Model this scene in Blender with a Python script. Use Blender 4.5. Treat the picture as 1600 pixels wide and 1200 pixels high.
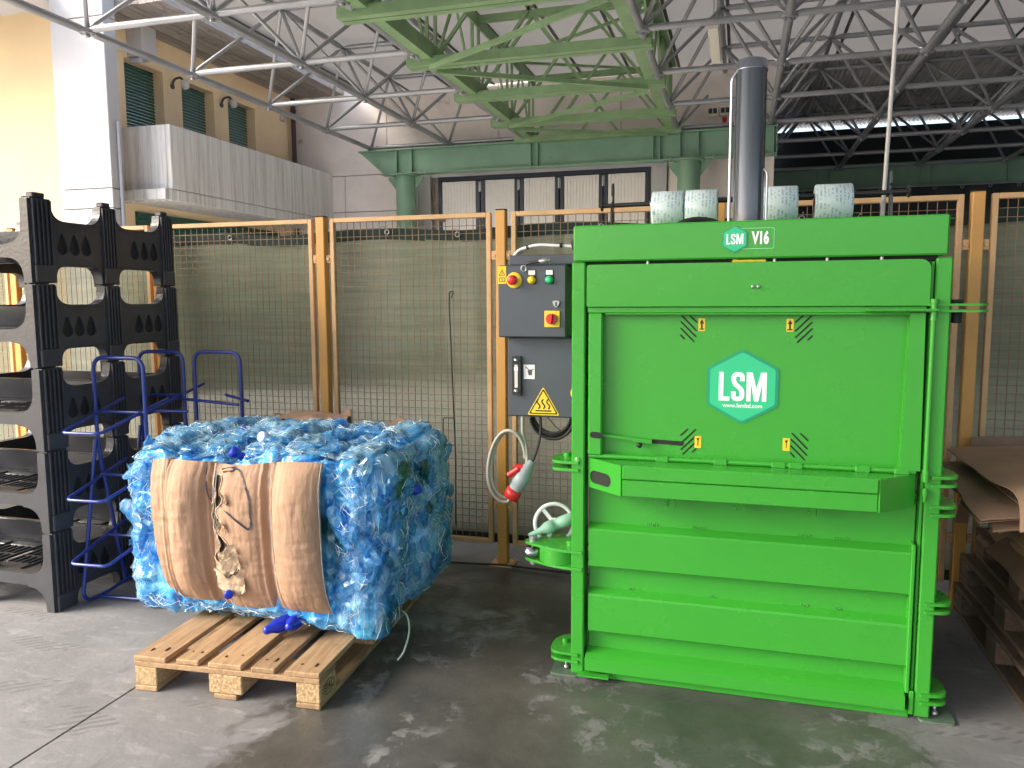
import bpy, bmesh, math, random
import numpy as np
from math import pi, sin, cos, radians, sqrt
from mathutils import Vector, Matrix, noise
from mathutils.geometry import tessellate_polygon

random.seed(7)
SC = bpy.context.scene
COL = SC.collection
for o in list(bpy.data.objects):
    bpy.data.objects.remove(o)

# ------------------------------------------------------------------ camera
CAM_H = 1.537
YAW, PITCH, ROLL = radians(16.162), radians(5.992), radians(-0.285)
fw = Vector((-sin(YAW) * cos(PITCH), cos(YAW) * cos(PITCH), -sin(PITCH)))
rt0 = Vector((cos(YAW), sin(YAW), 0))
up0 = rt0.cross(fw)
rt = rt0 * cos(ROLL) + up0 * sin(ROLL)
up = -rt0 * sin(ROLL) + up0 * cos(ROLL)
cam_d = bpy.data.cameras.new('camera')
cam = bpy.data.objects.new('camera', cam_d)
COL.objects.link(cam)
M = Matrix((rt, up, -fw)).transposed().to_4x4()
M.translation = (0, 0, CAM_H)
cam.matrix_world = M
cam_d.sensor_width = 36
cam_d.lens = 1222.24 / 1600 * 36
cam_d.clip_start = 0.05
cam_d.clip_end = 500
SC.camera = cam

# ------------------------------------------------------------------ sky, sun, exposure
SUN_EL, SUN_AZ = 36, 238          # azimuth the light comes from, degrees clockwise from +y
w = bpy.data.worlds.new('World')
SC.world = w
w.use_nodes = True
nt = w.node_tree
sky = nt.nodes.new('ShaderNodeTexSky')
sky.sky_type = 'NISHITA'
sky.sun_disc = False
sky.sun_elevation = radians(SUN_EL)
sky.sun_rotation = radians(SUN_AZ)
sky.dust_density = 5.0
sky.air_density = 1.0
sky.ozone_density = 1.0
bg = nt.nodes['Background']
bg.inputs['Strength'].default_value = 0.15
nt.links.new(sky.outputs[0], bg.inputs['Color'])
sl = bpy.data.lights.new('sun', 'SUN')
sl.energy = 1.5
sl.angle = radians(34)
sl.color = (1.0, 0.96, 0.9)
so = bpy.data.objects.new('sun', sl)
COL.objects.link(so)
az, el = radians(SUN_AZ), radians(SUN_EL)
sdir = Vector((sin(az) * cos(el), cos(az) * cos(el), sin(el)))
so.rotation_euler = sdir.to_track_quat('Z', 'Y').to_euler()
so.location = (-6, -8, 12)
SC.view_settings.view_transform = 'Standard'
SC.view_settings.look = 'None'
SC.view_settings.exposure = 1.85
SC.view_settings.gamma = 1
SC.view_settings.use_curve_mapping = False

# ------------------------------------------------------------------ materials
def mat(name, base=(.5, .5, .5), rough=.5, metal=0, spec=.5, coat=0, var=0, vscale=6, var2=None,
        bump=0, bscale=40, stretch=None, rvar=0, trans=0, wear=None, wscale=18, wthr=.62, emit=None):
    """Principled with noise variation of colour, roughness and relief. stretch scales the noise axes."""
    m = bpy.data.materials.new(name)
    m.use_nodes = True
    n, l = m.node_tree.nodes, m.node_tree.links
    p = n['Principled BSDF']
    p.inputs['Base Color'].default_value = (*base, 1)
    p.inputs['Roughness'].default_value = rough
    p.inputs['Metallic'].default_value = metal
    p.inputs['Specular IOR Level'].default_value = spec
    p.inputs['Coat Weight'].default_value = coat
    tc = n.new('ShaderNodeTexCoord')
    vec = tc.outputs['Object']
    if stretch:
        mp = n.new('ShaderNodeMapping')
        mp.inputs['Scale'].default_value = stretch
        l.new(vec, mp.inputs[0])
        vec = mp.outputs[0]
    col = None
    if var:
        t = n.new('ShaderNodeTexNoise')
        t.inputs['Scale'].default_value = vscale
        t.inputs['Detail'].default_value = 6
        t.inputs['Roughness'].default_value = .62
        l.new(vec, t.inputs['Vector'])
        r = n.new('ShaderNodeValToRGB')
        r.color_ramp.elements[0].position = .3
        r.color_ramp.elements[1].position = .72
        b2 = var2 or base
        r.color_ramp.elements[0].color = (*[c * (1 - var) for c in base], 1)
        r.color_ramp.elements[1].color = (*[min(1, c * (1 + var)) for c in b2], 1)
        l.new(t.outputs[0], r.inputs[0])
        col = r.outputs[0]
        if rvar:
            mr = n.new('ShaderNodeMapRange')
            mr.inputs[3].default_value = max(.02, rough - rvar)
            mr.inputs[4].default_value = rough + rvar
            l.new(t.outputs[0], mr.inputs[0])
            l.new(mr.outputs[0], p.inputs['Roughness'])
    if wear:
        t2 = n.new('ShaderNodeTexNoise')
        t2.inputs['Scale'].default_value = wscale
        t2.inputs['Detail'].default_value = 8
        t2.inputs['Roughness'].default_value = .7
        l.new(vec, t2.inputs['Vector'])
        r2 = n.new('ShaderNodeValToRGB')
        r2.color_ramp.elements[0].position = wthr
        r2.color_ramp.elements[1].position = wthr + .08
        l.new(t2.outputs[0], r2.inputs[0])
        mx = n.new('ShaderNodeMixRGB')
        l.new(r2.outputs[0], mx.inputs[0])
        if col:
            l.new(col, mx.inputs[1])
        else:
            mx.inputs[1].default_value = (*base, 1)
        mx.inputs[2].default_value = (*wear, 1)
        col = mx.outputs[0]
    if col:
        l.new(col, p.inputs['Base Color'])
    if bump:
        t3 = n.new('ShaderNodeTexNoise')
        t3.inputs['Scale'].default_value = bscale
        t3.inputs['Detail'].default_value = 4
        l.new(vec, t3.inputs['Vector'])
        b = n.new('ShaderNodeBump')
        b.inputs['Strength'].default_value = bump
        b.inputs['Distance'].default_value = .01
        l.new(t3.outputs[0], b.inputs['Height'])
        l.new(b.outputs[0], p.inputs['Normal'])
    return m

def node(m, kind):
    return m.node_tree.nodes.new(kind)

MT = {}
MT['green'] = mat('green_paint', (.042, .335, .030), .27, var=.04, vscale=2.2, bump=.05, bscale=90, rvar=.03, coat=.15)
MT['slot'] = mat('slot_black', (.008, .012, .008), .7)
MT['cyl'] = mat('cylinder_paint', (.17, .19, .23), .2, metal=.65, coat=.8, var=.06, vscale=4)
MT['steel'] = mat('bright_steel', (.55, .56, .58), .28, metal=1, var=.1, vscale=20)
MT['zinc'] = mat('zinc_plate', (.45, .46, .47), .4, metal=.8, var=.15, vscale=20)
MT['blackmetal'] = mat('black_metal', (.014, .015, .017), .4, var=.2)
MT['cab'] = mat('cabinet_grey', (.058, .072, .092), .42, var=.08, vscale=5, bump=.04, bscale=200)
MT['yellow'] = mat('sign_yellow', (.80, .56, .03), .45, var=.04)
MT['red'] = mat('red_plastic', (.55, .02, .02), .35, var=.08)
MT['greenbtn'] = mat('green_button', (.03, .5, .22), .3)
MT['white'] = mat('white_plastic', (.78, .79, .8), .4, var=.04)
MT['ink'] = mat('black_ink', (.012, .011, .01), .55)
MT['teal'] = mat('badge_teal', (.008, .30, .16), .35)
MT['mint'] = mat('badge_mint', (.03, .52, .24), .35)
MT['letter'] = mat('badge_white', (.86, .86, .92), .4)
MT['outline'] = mat('badge_outline', (.25, .72, .4), .4)
MT['rubber'] = mat('black_rubber', (.012, .012, .013), .5)
MT['greycable'] = mat('grey_cable', (.38, .37, .33), .5, var=.1)
MT['pluggrey'] = mat('plug_grey', (.30, .36, .38), .45)
MT['post'] = mat('post_yellow', (.57, .30, .075), .42, var=.08, vscale=5, wear=(.35, .2, .08), wscale=30, wthr=.72)
MT['fence'] = mat('fence_ochre', (.56, .35, .17), .5, var=.14, vscale=7, wear=(.3, .17, .07), wscale=26, wthr=.68)
MT['wire'] = mat('fence_wire', (.24, .15, .08), .55, var=.25, vscale=9)
MT['hem'] = mat('net_hem', (.012, .03, .024), .8)
MT['rack'] = mat('rack_plastic', (.050, .052, .06), .30, var=.25, vscale=5, bump=.12, bscale=60, wear=(.07, .07, .075), wscale=14, wthr=.66)
MT['drop'] = mat('rack_recess_shade', (.012, .012, .014), .6)  # darkened to paint the shade inside the drop recesses
MT['blue'] = mat('trolley_blue', (.014, .035, .22), .3, var=.12, vscale=9, coat=.3, wear=(.10, .10, .13), wscale=40, wthr=.74)
MT['capblue'] = mat('cap_blue', (.008, .03, .45), .3)
MT['capwhite'] = mat('cap_white', (.50, .62, .80), .35)
MT['capgreen'] = mat('cap_green', (.03, .35, .05), .35)
MT['card'] = mat('cardboard', (.40, .25, .16), .75, var=.16, vscale=5, bump=.45, bscale=22, stretch=(3, 1, .6), wear=(.27, .165, .10), wscale=4, wthr=.61)
MT['cardtorn'] = mat('torn_cardboard', (.58, .43, .29), .9, var=.2, vscale=20, bump=.6, bscale=60)
MT['cardshade'] = mat('shaded_tan_cardboard', (.29, .19, .12), .8, var=.15, vscale=5, bump=.2, bscale=20, wear=(.22, .14, .09), wscale=6, wthr=.6)  # tan board darkened in colour for the shade over the pile
MT['seam'] = mat('roof_joint', (.10, .10, .10), .7)
MT['carddark'] = mat('brown_cardboard', (.235, .155, .105), .8, var=.2, vscale=5, bump=.2, bscale=20, wear=(.15, .105, .08), wscale=8, wthr=.6)
MT['marker'] = mat('marker_ink', (.02, .018, .03), .5)
MT['strap'] = mat('strap', (.42, .44, .44), .25, var=.1, vscale=40)
MT['strapgreen'] = mat('strap_green', (.42, .52, .40), .4)
MT['wall'] = mat('pink_wall', (.80, .73, .69), .85, var=.10, vscale=1.2, bump=.15, bscale=30, wear=(.48, .40, .36), wscale=1.6, wthr=.62)
MT['ochre'] = mat('ochre_render', (.88, .68, .43), .85, var=.06, vscale=1.5, bump=.12, bscale=60)  # colour raised to offset the shade on the facade
MT['cream'] = mat('ochre_render_sunlit', (.60, .455, .27), .85, var=.06, vscale=1.5, bump=.12, bscale=60)  # same ochre paint, darkened to offset the sun on the front wall
MT['conc'] = mat('pale_concrete', (.47, .465, .475), .85, var=.08, vscale=1.5, bump=.15, bscale=40, stretch=(1, 1, .4))
MT['shutter'] = mat('green_shutter', (.012, .085, .06), .45, var=.15, vscale=4)
MT['framedark'] = mat('door_frame', (.025, .033, .055), .4)
MT['doorpanel'] = mat('door_panel', (.78, .75, .72), .55, var=.04)
MT['pipe'] = mat('drain_pipe', (.06, .035, .05), .5)
MT['pipegrey'] = mat('grey_pipe', (.42, .43, .48), .45)
MT['beam'] = mat('beam_green', (.19, .34, .24), .5, var=.12, vscale=1.6, wear=(.06, .13, .085), wscale=4, wthr=.66)
MT['truss'] = mat('truss_green', (.20, .32, .16), .55, var=.16, vscale=2.5, wear=(.20, .27, .14), wscale=7, wthr=.6)
MT['galv'] = mat('galvanised', (.34, .35, .375), .42, metal=.55, var=.2, vscale=2.5)
MT['roof'] = mat('roof_panel', (.58, .57, .56), .7, var=.05, vscale=1)
MT['roofdark'] = mat('roof_sheet_old', (.50, .50, .50), .6, var=.2, vscale=1)
MT['paving'] = mat('pale_paving', (.55, .54, .52), .8, var=.1, vscale=1.2)
MT['conduit'] = mat('conduit_grey', (.48, .47, .46), .4)
MT['dark'] = mat('dark_tarp', (.012, .02, .024), .6, var=.3, vscale=1.5)
MT['lampwhite'] = mat('lamp_cover', (.72, .69, .60), .5)
MT['lampgrey'] = mat('lamp_arm', (.05, .05, .055), .5)
MT['bulbglass'] = mat('lamp_globe', (.60, .58, .55), .3)
MT['chip'] = mat('chipboard', (.46, .32, .17), .9, var=.45, vscale=90, bump=.5, bscale=120)
MT['stamp'] = mat('burnt_stamp', (.10, .05, .02), .8)

def wood_mat(name, a, b, knot):
    m = mat(name, a, .7)
    n, l = m.node_tree.nodes, m.node_tree.links
    p = n['Principled BSDF']
    tc = n.new('ShaderNodeTexCoord')
    oi = n.new('ShaderNodeObjectInfo')
    ad = n.new('ShaderNodeVectorMath')
    ad.operation = 'ADD'
    l.new(tc.outputs['Object'], ad.inputs[0])
    ml = n.new('ShaderNodeVectorMath')
    ml.operation = 'MULTIPLY'
    cb = n.new('ShaderNodeCombineXYZ')
    for i in range(3):
        l.new(oi.outputs['Random'], cb.inputs[i])
    l.new(cb.outputs[0], ml.inputs[0])
    ml.inputs[1].default_value = (7, 13, 5)
    l.new(ml.outputs[0], ad.inputs[1])
    mp = n.new('ShaderNodeMapping')
    mp.inputs['Scale'].default_value = (16, 1.4, 16)
    l.new(ad.outputs[0], mp.inputs[0])
    t = n.new('ShaderNodeTexNoise')
    t.inputs['Scale'].default_value = 3.2
    t.inputs['Detail'].default_value = 7
    t.inputs['Distortion'].default_value = .7
    l.new(mp.outputs[0], t.inputs['Vector'])
    r = n.new('ShaderNodeValToRGB')
    r.color_ramp.elements[0].position = .3
    r.color_ramp.elements[0].color = (*b, 1)
    r.color_ramp.elements[1].position = .66
    r.color_ramp.elements[1].color = (*a, 1)
    l.new(t.outputs[0], r.inputs[0])
    t2 = n.new('ShaderNodeTexNoise')
    t2.inputs['Scale'].default_value = 7
    t2.inputs['Detail'].default_value = 5
    l.new(ad.outputs[0], t2.inputs['Vector'])
    r2 = n.new('ShaderNodeValToRGB')
    r2.color_ramp.elements[0].position = .58
    r2.color_ramp.elements[1].position = .74
    l.new(t2.outputs[0], r2.inputs[0])
    mx = n.new('ShaderNodeMixRGB')
    l.new(r2.outputs[0], mx.inputs[0])
    l.new(r.outputs[0], mx.inputs[1])
    mx.inputs[2].default_value = (*knot, 1)
    hv = n.new('ShaderNodeHueSaturation')
    mr = n.new('ShaderNodeMapRange')
    mr.inputs[3].default_value = .8
    mr.inputs[4].default_value = 1.15
    l.new(oi.outputs['Random'], mr.inputs[0])
    l.new(mr.outputs[0], hv.inputs['Value'])
    l.new(mx.outputs[0], hv.inputs['Color'])
    l.new(hv.outputs[0], p.inputs['Base Color'])
    bp = n.new('ShaderNodeBump')
    bp.inputs['Strength'].default_value = .3
    bp.inputs['Distance'].default_value = .004
    l.new(t.outputs[0], bp.inputs['Height'])
    l.new(bp.outputs[0], p.inputs['Normal'])
    return m
MT['wood'] = wood_mat('pallet_wood', (.43, .285, .155), (.27, .165, .08), (.17, .105, .06))
MT['woodold'] = wood_mat('old_pallet_wood', (.15, .11, .08), (.085, .06, .043), (.05, .037, .03))
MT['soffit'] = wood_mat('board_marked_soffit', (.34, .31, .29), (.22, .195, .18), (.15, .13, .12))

def boardmark():
    m = mat('board_marked_concrete', (.5, .49, .48), .9, var=.1)
    n, l = m.node_tree.nodes, m.node_tree.links
    p = n['Principled BSDF']
    tc = n.new('ShaderNodeTexCoord')
    mp = n.new('ShaderNodeMapping')
    mp.inputs['Scale'].default_value = (9, 9, .35)
    l.new(tc.outputs['Object'], mp.inputs[0])
    t = n.new('ShaderNodeTexNoise')
    t.inputs['Scale'].default_value = 1.5
    t.inputs['Detail'].default_value = 8
    t.inputs['Roughness'].default_value = .75
    l.new(mp.outputs[0], t.inputs['Vector'])
    r = n.new('ShaderNodeValToRGB')
    e = r.color_ramp.elements
    e[0].position = .34
    e[0].color = (.47, .455, .44, 1)
    e[1].position = .56
    e[1].color = (.74, .73, .72, 1)
    l.new(t.outputs[0], r.inputs[0])
    l.new(r.outputs[0], p.inputs['Base Color'])
    b = n.new('ShaderNodeBump')
    b.inputs['Strength'].default_value = .5
    b.inputs['Distance'].default_value = .03
    l.new(t.outputs[0], b.inputs['Height'])
    l.new(b.outputs[0], p.inputs['Normal'])
    return m
MT['board'] = boardmark()

def floor_mat():
    m = mat('worn_concrete_floor', (.2, .2, .2), .6)
    n, l = m.node_tree.nodes, m.node_tree.links
    p = n['Principled BSDF']
    tc = n.new('ShaderNodeTexCoord')
    P = tc.outputs['Object']
    def nz(scale, detail=6, rough=.6, dist=0, sc=None):
        v = P
        if sc:
            mp = n.new('ShaderNodeMapping')
            mp.inputs['Scale'].default_value = sc
            mp.inputs['Rotation'].default_value = (0, 0, .5)
            l.new(P, mp.inputs[0])
            v = mp.outputs[0]
        t = n.new('ShaderNodeTexNoise')
        t.inputs['Scale'].default_value = scale
        t.inputs['Detail'].default_value = detail
        t.inputs['Roughness'].default_value = rough
        t.inputs['Distortion'].default_value = dist
        l.new(v, t.inputs['Vector'])
        return t.outputs[0]
    def ramp(src, a, b, ca=(0, 0, 0), cb=(1, 1, 1)):
        r = n.new('ShaderNodeValToRGB')
        r.color_ramp.elements[0].position = a
        r.color_ramp.elements[1].position = b
        r.color_ramp.elements[0].color = (*ca, 1)
        r.color_ramp.elements[1].color = (*cb, 1)
        l.new(src, r.inputs[0])
        return r.outputs[0]
    def mth(op, a, b=None, c=None):
        q = n.new('ShaderNodeMath')
        q.operation = op
        for i, s in enumerate((a, b, c)):
            if s is None:
                continue
            if isinstance(s, (int, float)):
                q.inputs[i].default_value = s
            else:
                l.new(s, q.inputs[i])
        return q.outputs[0]
    def mix(f, a, b):
        q = n.new('ShaderNodeMixRGB')
        l.new(f, q.inputs[0])
        for i, s in ((1, a), (2, b)):
            if isinstance(s, tuple):
                q.inputs[i].default_value = (*s, 1)
            else:
                l.new(s, q.inputs[i])
        return q.outputs[0]
    sx = n.new('ShaderNodeSeparateXYZ')
    l.new(P, sx.inputs[0])
    X, Y = sx.outputs[0], sx.outputs[1]
    # dry slab: mottled grey with scuffs
    dry = ramp(nz(1.1, 8, .68), .32, .7, (.145, .145, .148), (.265, .265, .27))
    scuff = ramp(nz(5, 9, .72, .8, (1, 3.2, 1)), .54, .64)
    dry = mix(mth('MULTIPLY', scuff, .35), dry, (.38, .38, .39))
    grime = ramp(nz(2.6, 8, .7, .4, (2.5, 1, 1)), .56, .68)
    dry = mix(mth('MULTIPLY', grime, .55), dry, (.10, .10, .10))
    # damp film: drawn where the pallets drip and in front of the press
    gx = n.new('ShaderNodeMapRange')
    gx.interpolation_type = 'SMOOTHSTEP'
    gx.inputs[1].default_value = -2.2
    gx.inputs[2].default_value = -1.1
    l.new(X, gx.inputs[0])
    gy = n.new('ShaderNodeMapRange')
    gy.interpolation_type = 'SMOOTHSTEP'
    gy.inputs[1].default_value = 3.6
    gy.inputs[2].default_value = 2.7
    gy.inputs[3].default_value = .55
    gy.inputs[4].default_value = 1
    l.new(Y, gy.inputs[0])
    g2 = n.new('ShaderNodeMapRange')       # fades out again towards the right-hand corner
    g2.interpolation_type = 'SMOOTHSTEP'
    g2.inputs[1].default_value = .15
    g2.inputs[2].default_value = .95
    g2.inputs[3].default_value = 0
    g2.inputs[4].default_value = .30
    l.new(mth('ADD', X, mth('MULTIPLY', mth('SUBTRACT', 2.9, Y), .35)), g2.inputs[0])
    base = mth('MULTIPLY', gx.outputs[0], gy.outputs[0])
    wet_in = mth('ADD', mth('MULTIPLY', base, .42), nz(1.6, 9, .66, .5))
    wet_in = mth('SUBTRACT', wet_in, g2.outputs[0])
    wet = ramp(wet_in, .66, .73)
    flake = ramp(nz(7.5, 10, .74, .25), .525, .575)
    isl = ramp(nz(1.9, 4, .55), .46, .54)
    flake = mth('MULTIPLY', flake, isl)
    wet = mth('MULTIPLY', wet, mth('SUBTRACT', 1, mth('MULTIPLY', flake, .75)))
    wetcol = ramp(nz(2.0, 7, .65), .35, .7, (.050, .051, .047), (.12, .117, .107))
    col = mix(wet, dry, wetcol)
    # tyre tread marks
    wv = n.new('ShaderNodeTexWave')
    wv.inputs['Scale'].default_value = 9
    wv.inputs['Distortion'].default_value = 3
    wv.inputs['Detail'].default_value = 3
    mp = n.new('ShaderNodeMapping')
    mp.inputs['Rotation'].default_value = (0, 0, .9)
    l.new(P, mp.inputs[0])
    l.new(mp.outputs[0], wv.inputs['Vector'])
    tread = mth('MULTIPLY', ramp(wv.outputs[0], .5, .6), ramp(nz(1.7, 2, .4, .6, (1, 4, 1)), .60, .64))
    col = mix(mth('MULTIPLY', tread, .45), col, (.085, .085, .085))
    speck = ramp(nz(70, 3, .6), .70, .76)
    col = mix(mth('MULTIPLY', speck, .35), col, (.45, .45, .44))
    l.new(col, p.inputs['Base Color'])
    rr = n.new('ShaderNodeMapRange')
    rr.inputs[3].default_value = .62
    rr.inputs[4].default_value = .24
    l.new(wet, rr.inputs[0])
    l.new(mth('ADD', rr.outputs[0], mth('MULTIPLY', nz(9, 4), .12)), p.inputs['Roughness'])
    b = n.new('ShaderNodeBump')
    b.inputs['Strength'].default_value = .35
    b.inputs['Distance'].default_value = .006
    l.new(mth('ADD', nz(30, 8, .7), mth('MULTIPLY', wet, -.35)), b.inputs['Height'])
    l.new(b.outputs[0], p.inputs['Normal'])
    return m
MT['floor'] = floor_mat()

def film_mat(name, tint, clear=None, vs=6, pale=(.75, .88, .95), rough=.12, crease=(.60, .86), green=False, alpha=(.15, .85)):
    """Crumpled PET and film: tinted glossy plastic; creases are coloured pale as if catching light, the flat bits between are see-through when clear is set."""
    m = bpy.data.materials.new(name)
    m.use_nodes = True
    n, l = m.node_tree.nodes, m.node_tree.links
    p = n['Principled BSDF']
    tc = n.new('ShaderNodeTexCoord')
    t = n.new('ShaderNodeTexNoise')
    t.inputs['Scale'].default_value = vs
    t.inputs['Detail'].default_value = 7
    t.inputs['Roughness'].default_value = .65
    t.inputs['Distortion'].default_value = 1.6
    l.new(tc.outputs['Object'], t.inputs['Vector'])
    r = n.new('ShaderNodeValToRGB')
    e = r.color_ramp.elements
    e[0].position, e[0].color = .34, (*tint[0], 1)
    e[1].position, e[1].color = .68, (*tint[2], 1)
    q = e.new(.5)
    q.color = (*tint[1], 1)
    l.new(t.outputs[0], r.inputs[0])
    col = r.outputs[0]
    if green:                      # dark teal towards the right end: green bottles plus that side's shade, painted
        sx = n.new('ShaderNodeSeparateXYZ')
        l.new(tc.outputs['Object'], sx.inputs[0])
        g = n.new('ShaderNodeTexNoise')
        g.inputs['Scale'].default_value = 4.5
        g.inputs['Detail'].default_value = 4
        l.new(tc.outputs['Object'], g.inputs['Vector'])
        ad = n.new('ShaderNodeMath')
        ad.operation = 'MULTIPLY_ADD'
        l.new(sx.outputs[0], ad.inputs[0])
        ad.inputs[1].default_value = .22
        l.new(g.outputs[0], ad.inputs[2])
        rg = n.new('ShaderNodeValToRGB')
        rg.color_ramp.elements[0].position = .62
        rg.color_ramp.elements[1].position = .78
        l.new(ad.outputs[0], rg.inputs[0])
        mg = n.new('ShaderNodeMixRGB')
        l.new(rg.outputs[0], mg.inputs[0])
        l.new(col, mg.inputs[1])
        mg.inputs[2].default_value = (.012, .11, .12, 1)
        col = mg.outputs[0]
    mp = n.new('ShaderNodeMapping')
    mp.inputs['Scale'].default_value = (1, 1, .55)
    l.new(tc.outputs['Object'], mp.inputs[0])
    v = n.new('ShaderNodeTexNoise')
    v.noise_type = 'RIDGED_MULTIFRACTAL'
    v.normalize = True
    v.inputs['Scale'].default_value = 13
    v.inputs['Detail'].default_value = 4
    v.inputs['Roughness'].default_value = .55
    v.inputs['Distortion'].default_value = 1.3
    l.new(mp.outputs[0], v.inputs['Vector'])
    rc = n.new('ShaderNodeValToRGB')
    rc.color_ramp.elements[0].position = crease[0]
    rc.color_ramp.elements[1].position = crease[1]
    l.new(v.outputs[0], rc.inputs[0])
    mx = n.new('ShaderNodeMixRGB')
    l.new(rc.outputs[0], mx.inputs[0])
    l.new(col, mx.inputs[1])
    mx.inputs[2].default_value = (*pale, 1)  # pale colour stands in for glints along the creases
    b = n.new('ShaderNodeBump')
    b.inputs['Strength'].default_value = .8
    b.inputs['Distance'].default_value = .012
    l.new(v.outputs[0], b.inputs['Height'])
    l.new(b.outputs[0], p.inputs['Normal'])
    l.new(mx.outputs[0], p.inputs['Base Color'])
    p.inputs['Roughness'].default_value = rough
    p.inputs['Specular IOR Level'].default_value = .8
    p.inputs['Coat Weight'].default_value = .6
    p.inputs['Coat Roughness'].default_value = .06
    if clear:
        tr = n.new('ShaderNodeBsdfTransparent')
        tr.inputs[0].default_value = (*clear, 1)
        ms = n.new('ShaderNodeMixShader')
        mr = n.new('ShaderNodeMapRange')
        mr.inputs[3].default_value = alpha[0]
        mr.inputs[4].default_value = alpha[1]
        l.new(rc.outputs[0], mr.inputs[0])
        l.new(mr.outputs[0], ms.inputs[0])
        l.new(tr.outputs[0], ms.inputs[1])
        l.new(p.outputs[0], ms.inputs[2])
        l.new(ms.outputs[0], n['Material Output'].inputs[0])
    return m
BLUES = ((.010, .13, .48), (.05, .40, .80), (.34, .71, .92))
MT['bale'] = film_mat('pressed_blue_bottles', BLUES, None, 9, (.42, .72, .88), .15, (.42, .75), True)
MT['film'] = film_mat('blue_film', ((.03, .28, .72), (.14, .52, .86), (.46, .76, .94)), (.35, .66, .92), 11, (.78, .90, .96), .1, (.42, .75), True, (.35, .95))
MT['clear'] = film_mat('clear_film', ((.16, .50, .84), (.46, .74, .92), (.74, .88, .96)), (.82, .93, .98), 8, (.86, .93, .97), .10, (.30, .66), False, (.20, .85))
MT['crease'] = mat('film_crease_glint', (.80, .90, .96), .12, coat=.5)
MT['greenpet'] = film_mat('green_bottles', ((.003, .06, .05), (.008, .13, .10), (.02, .22, .18)), (.25, .6, .5), 9, (.35, .6, .55), .1, (.6, .9), False, (.5, .95))

def net_mat():
    m = bpy.data.materials.new('shade_net_cloth')
    m.use_nodes = True
    n, l = m.node_tree.nodes, m.node_tree.links
    tc = n.new('ShaderNodeTexCoord')
    mp = n.new('ShaderNodeMapping')
    mp.inputs['Scale'].default_value = (.5, 1, 9)
    l.new(tc.outputs['Object'], mp.inputs[0])
    t = n.new('ShaderNodeTexNoise')
    t.inputs['Scale'].default_value = 3
    t.inputs['Detail'].default_value = 8
    t.inputs['Roughness'].default_value = .7
    l.new(mp.outputs[0], t.inputs['Vector'])
    r = n.new('ShaderNodeValToRGB')
    r.color_ramp.elements[0].position = .3
    r.color_ramp.elements[0].color = (.19, .225, .165, 1)
    r.color_ramp.elements[1].position = .7
    r.color_ramp.elements[1].color = (.30, .335, .25, 1)
    l.new(t.outputs[0], r.inputs[0])
    d = n.new('ShaderNodeBsdfDiffuse')
    tl = n.new('ShaderNodeBsdfTranslucent')
    tp = n.new('ShaderNodeBsdfTransparent')
    for s in (d, tl):
        l.new(r.outputs[0], s.inputs[0])
    a = n.new('ShaderNodeMixShader')
    a.inputs[0].default_value = .3
    l.new(d.outputs[0], a.inputs[1])
    l.new(tl.outputs[0], a.inputs[2])
    b = n.new('ShaderNodeMixShader')
    b.inputs[0].default_value = .12
    l.new(a.outputs[0], b.inputs[1])
    l.new(tp.outputs[0], b.inputs[2])
    l.new(b.outputs[0], n['Material Output'].inputs[0])
    n.remove(n['Principled BSDF'])
    return m
MT['net'] = net_mat()

def roof_mat():
    """white ribbed panels made translucent to brighten the space below"""
    m = bpy.data.materials.new('roof_panel')
    m.use_nodes = True
    n, l = m.node_tree.nodes, m.node_tree.links
    p = n['Principled BSDF']
    p.inputs['Base Color'].default_value = (.28, .273, .265, 1)
    p.inputs['Roughness'].default_value = .6
    tl = n.new('ShaderNodeBsdfTranslucent')
    tl.inputs[0].default_value = (.80, .76, .72, 1)
    a = n.new('ShaderNodeMixShader')
    a.inputs[0].default_value = ROOF_T
    l.new(p.outputs[0], a.inputs[1])
    l.new(tl.outputs[0], a.inputs[2])
    l.new(a.outputs[0], n['Material Output'].inputs[0])
    return m
ROOF_T = .075  # translucency added to lighten everything under the canopy
MT['roof'] = roof_mat()


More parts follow.
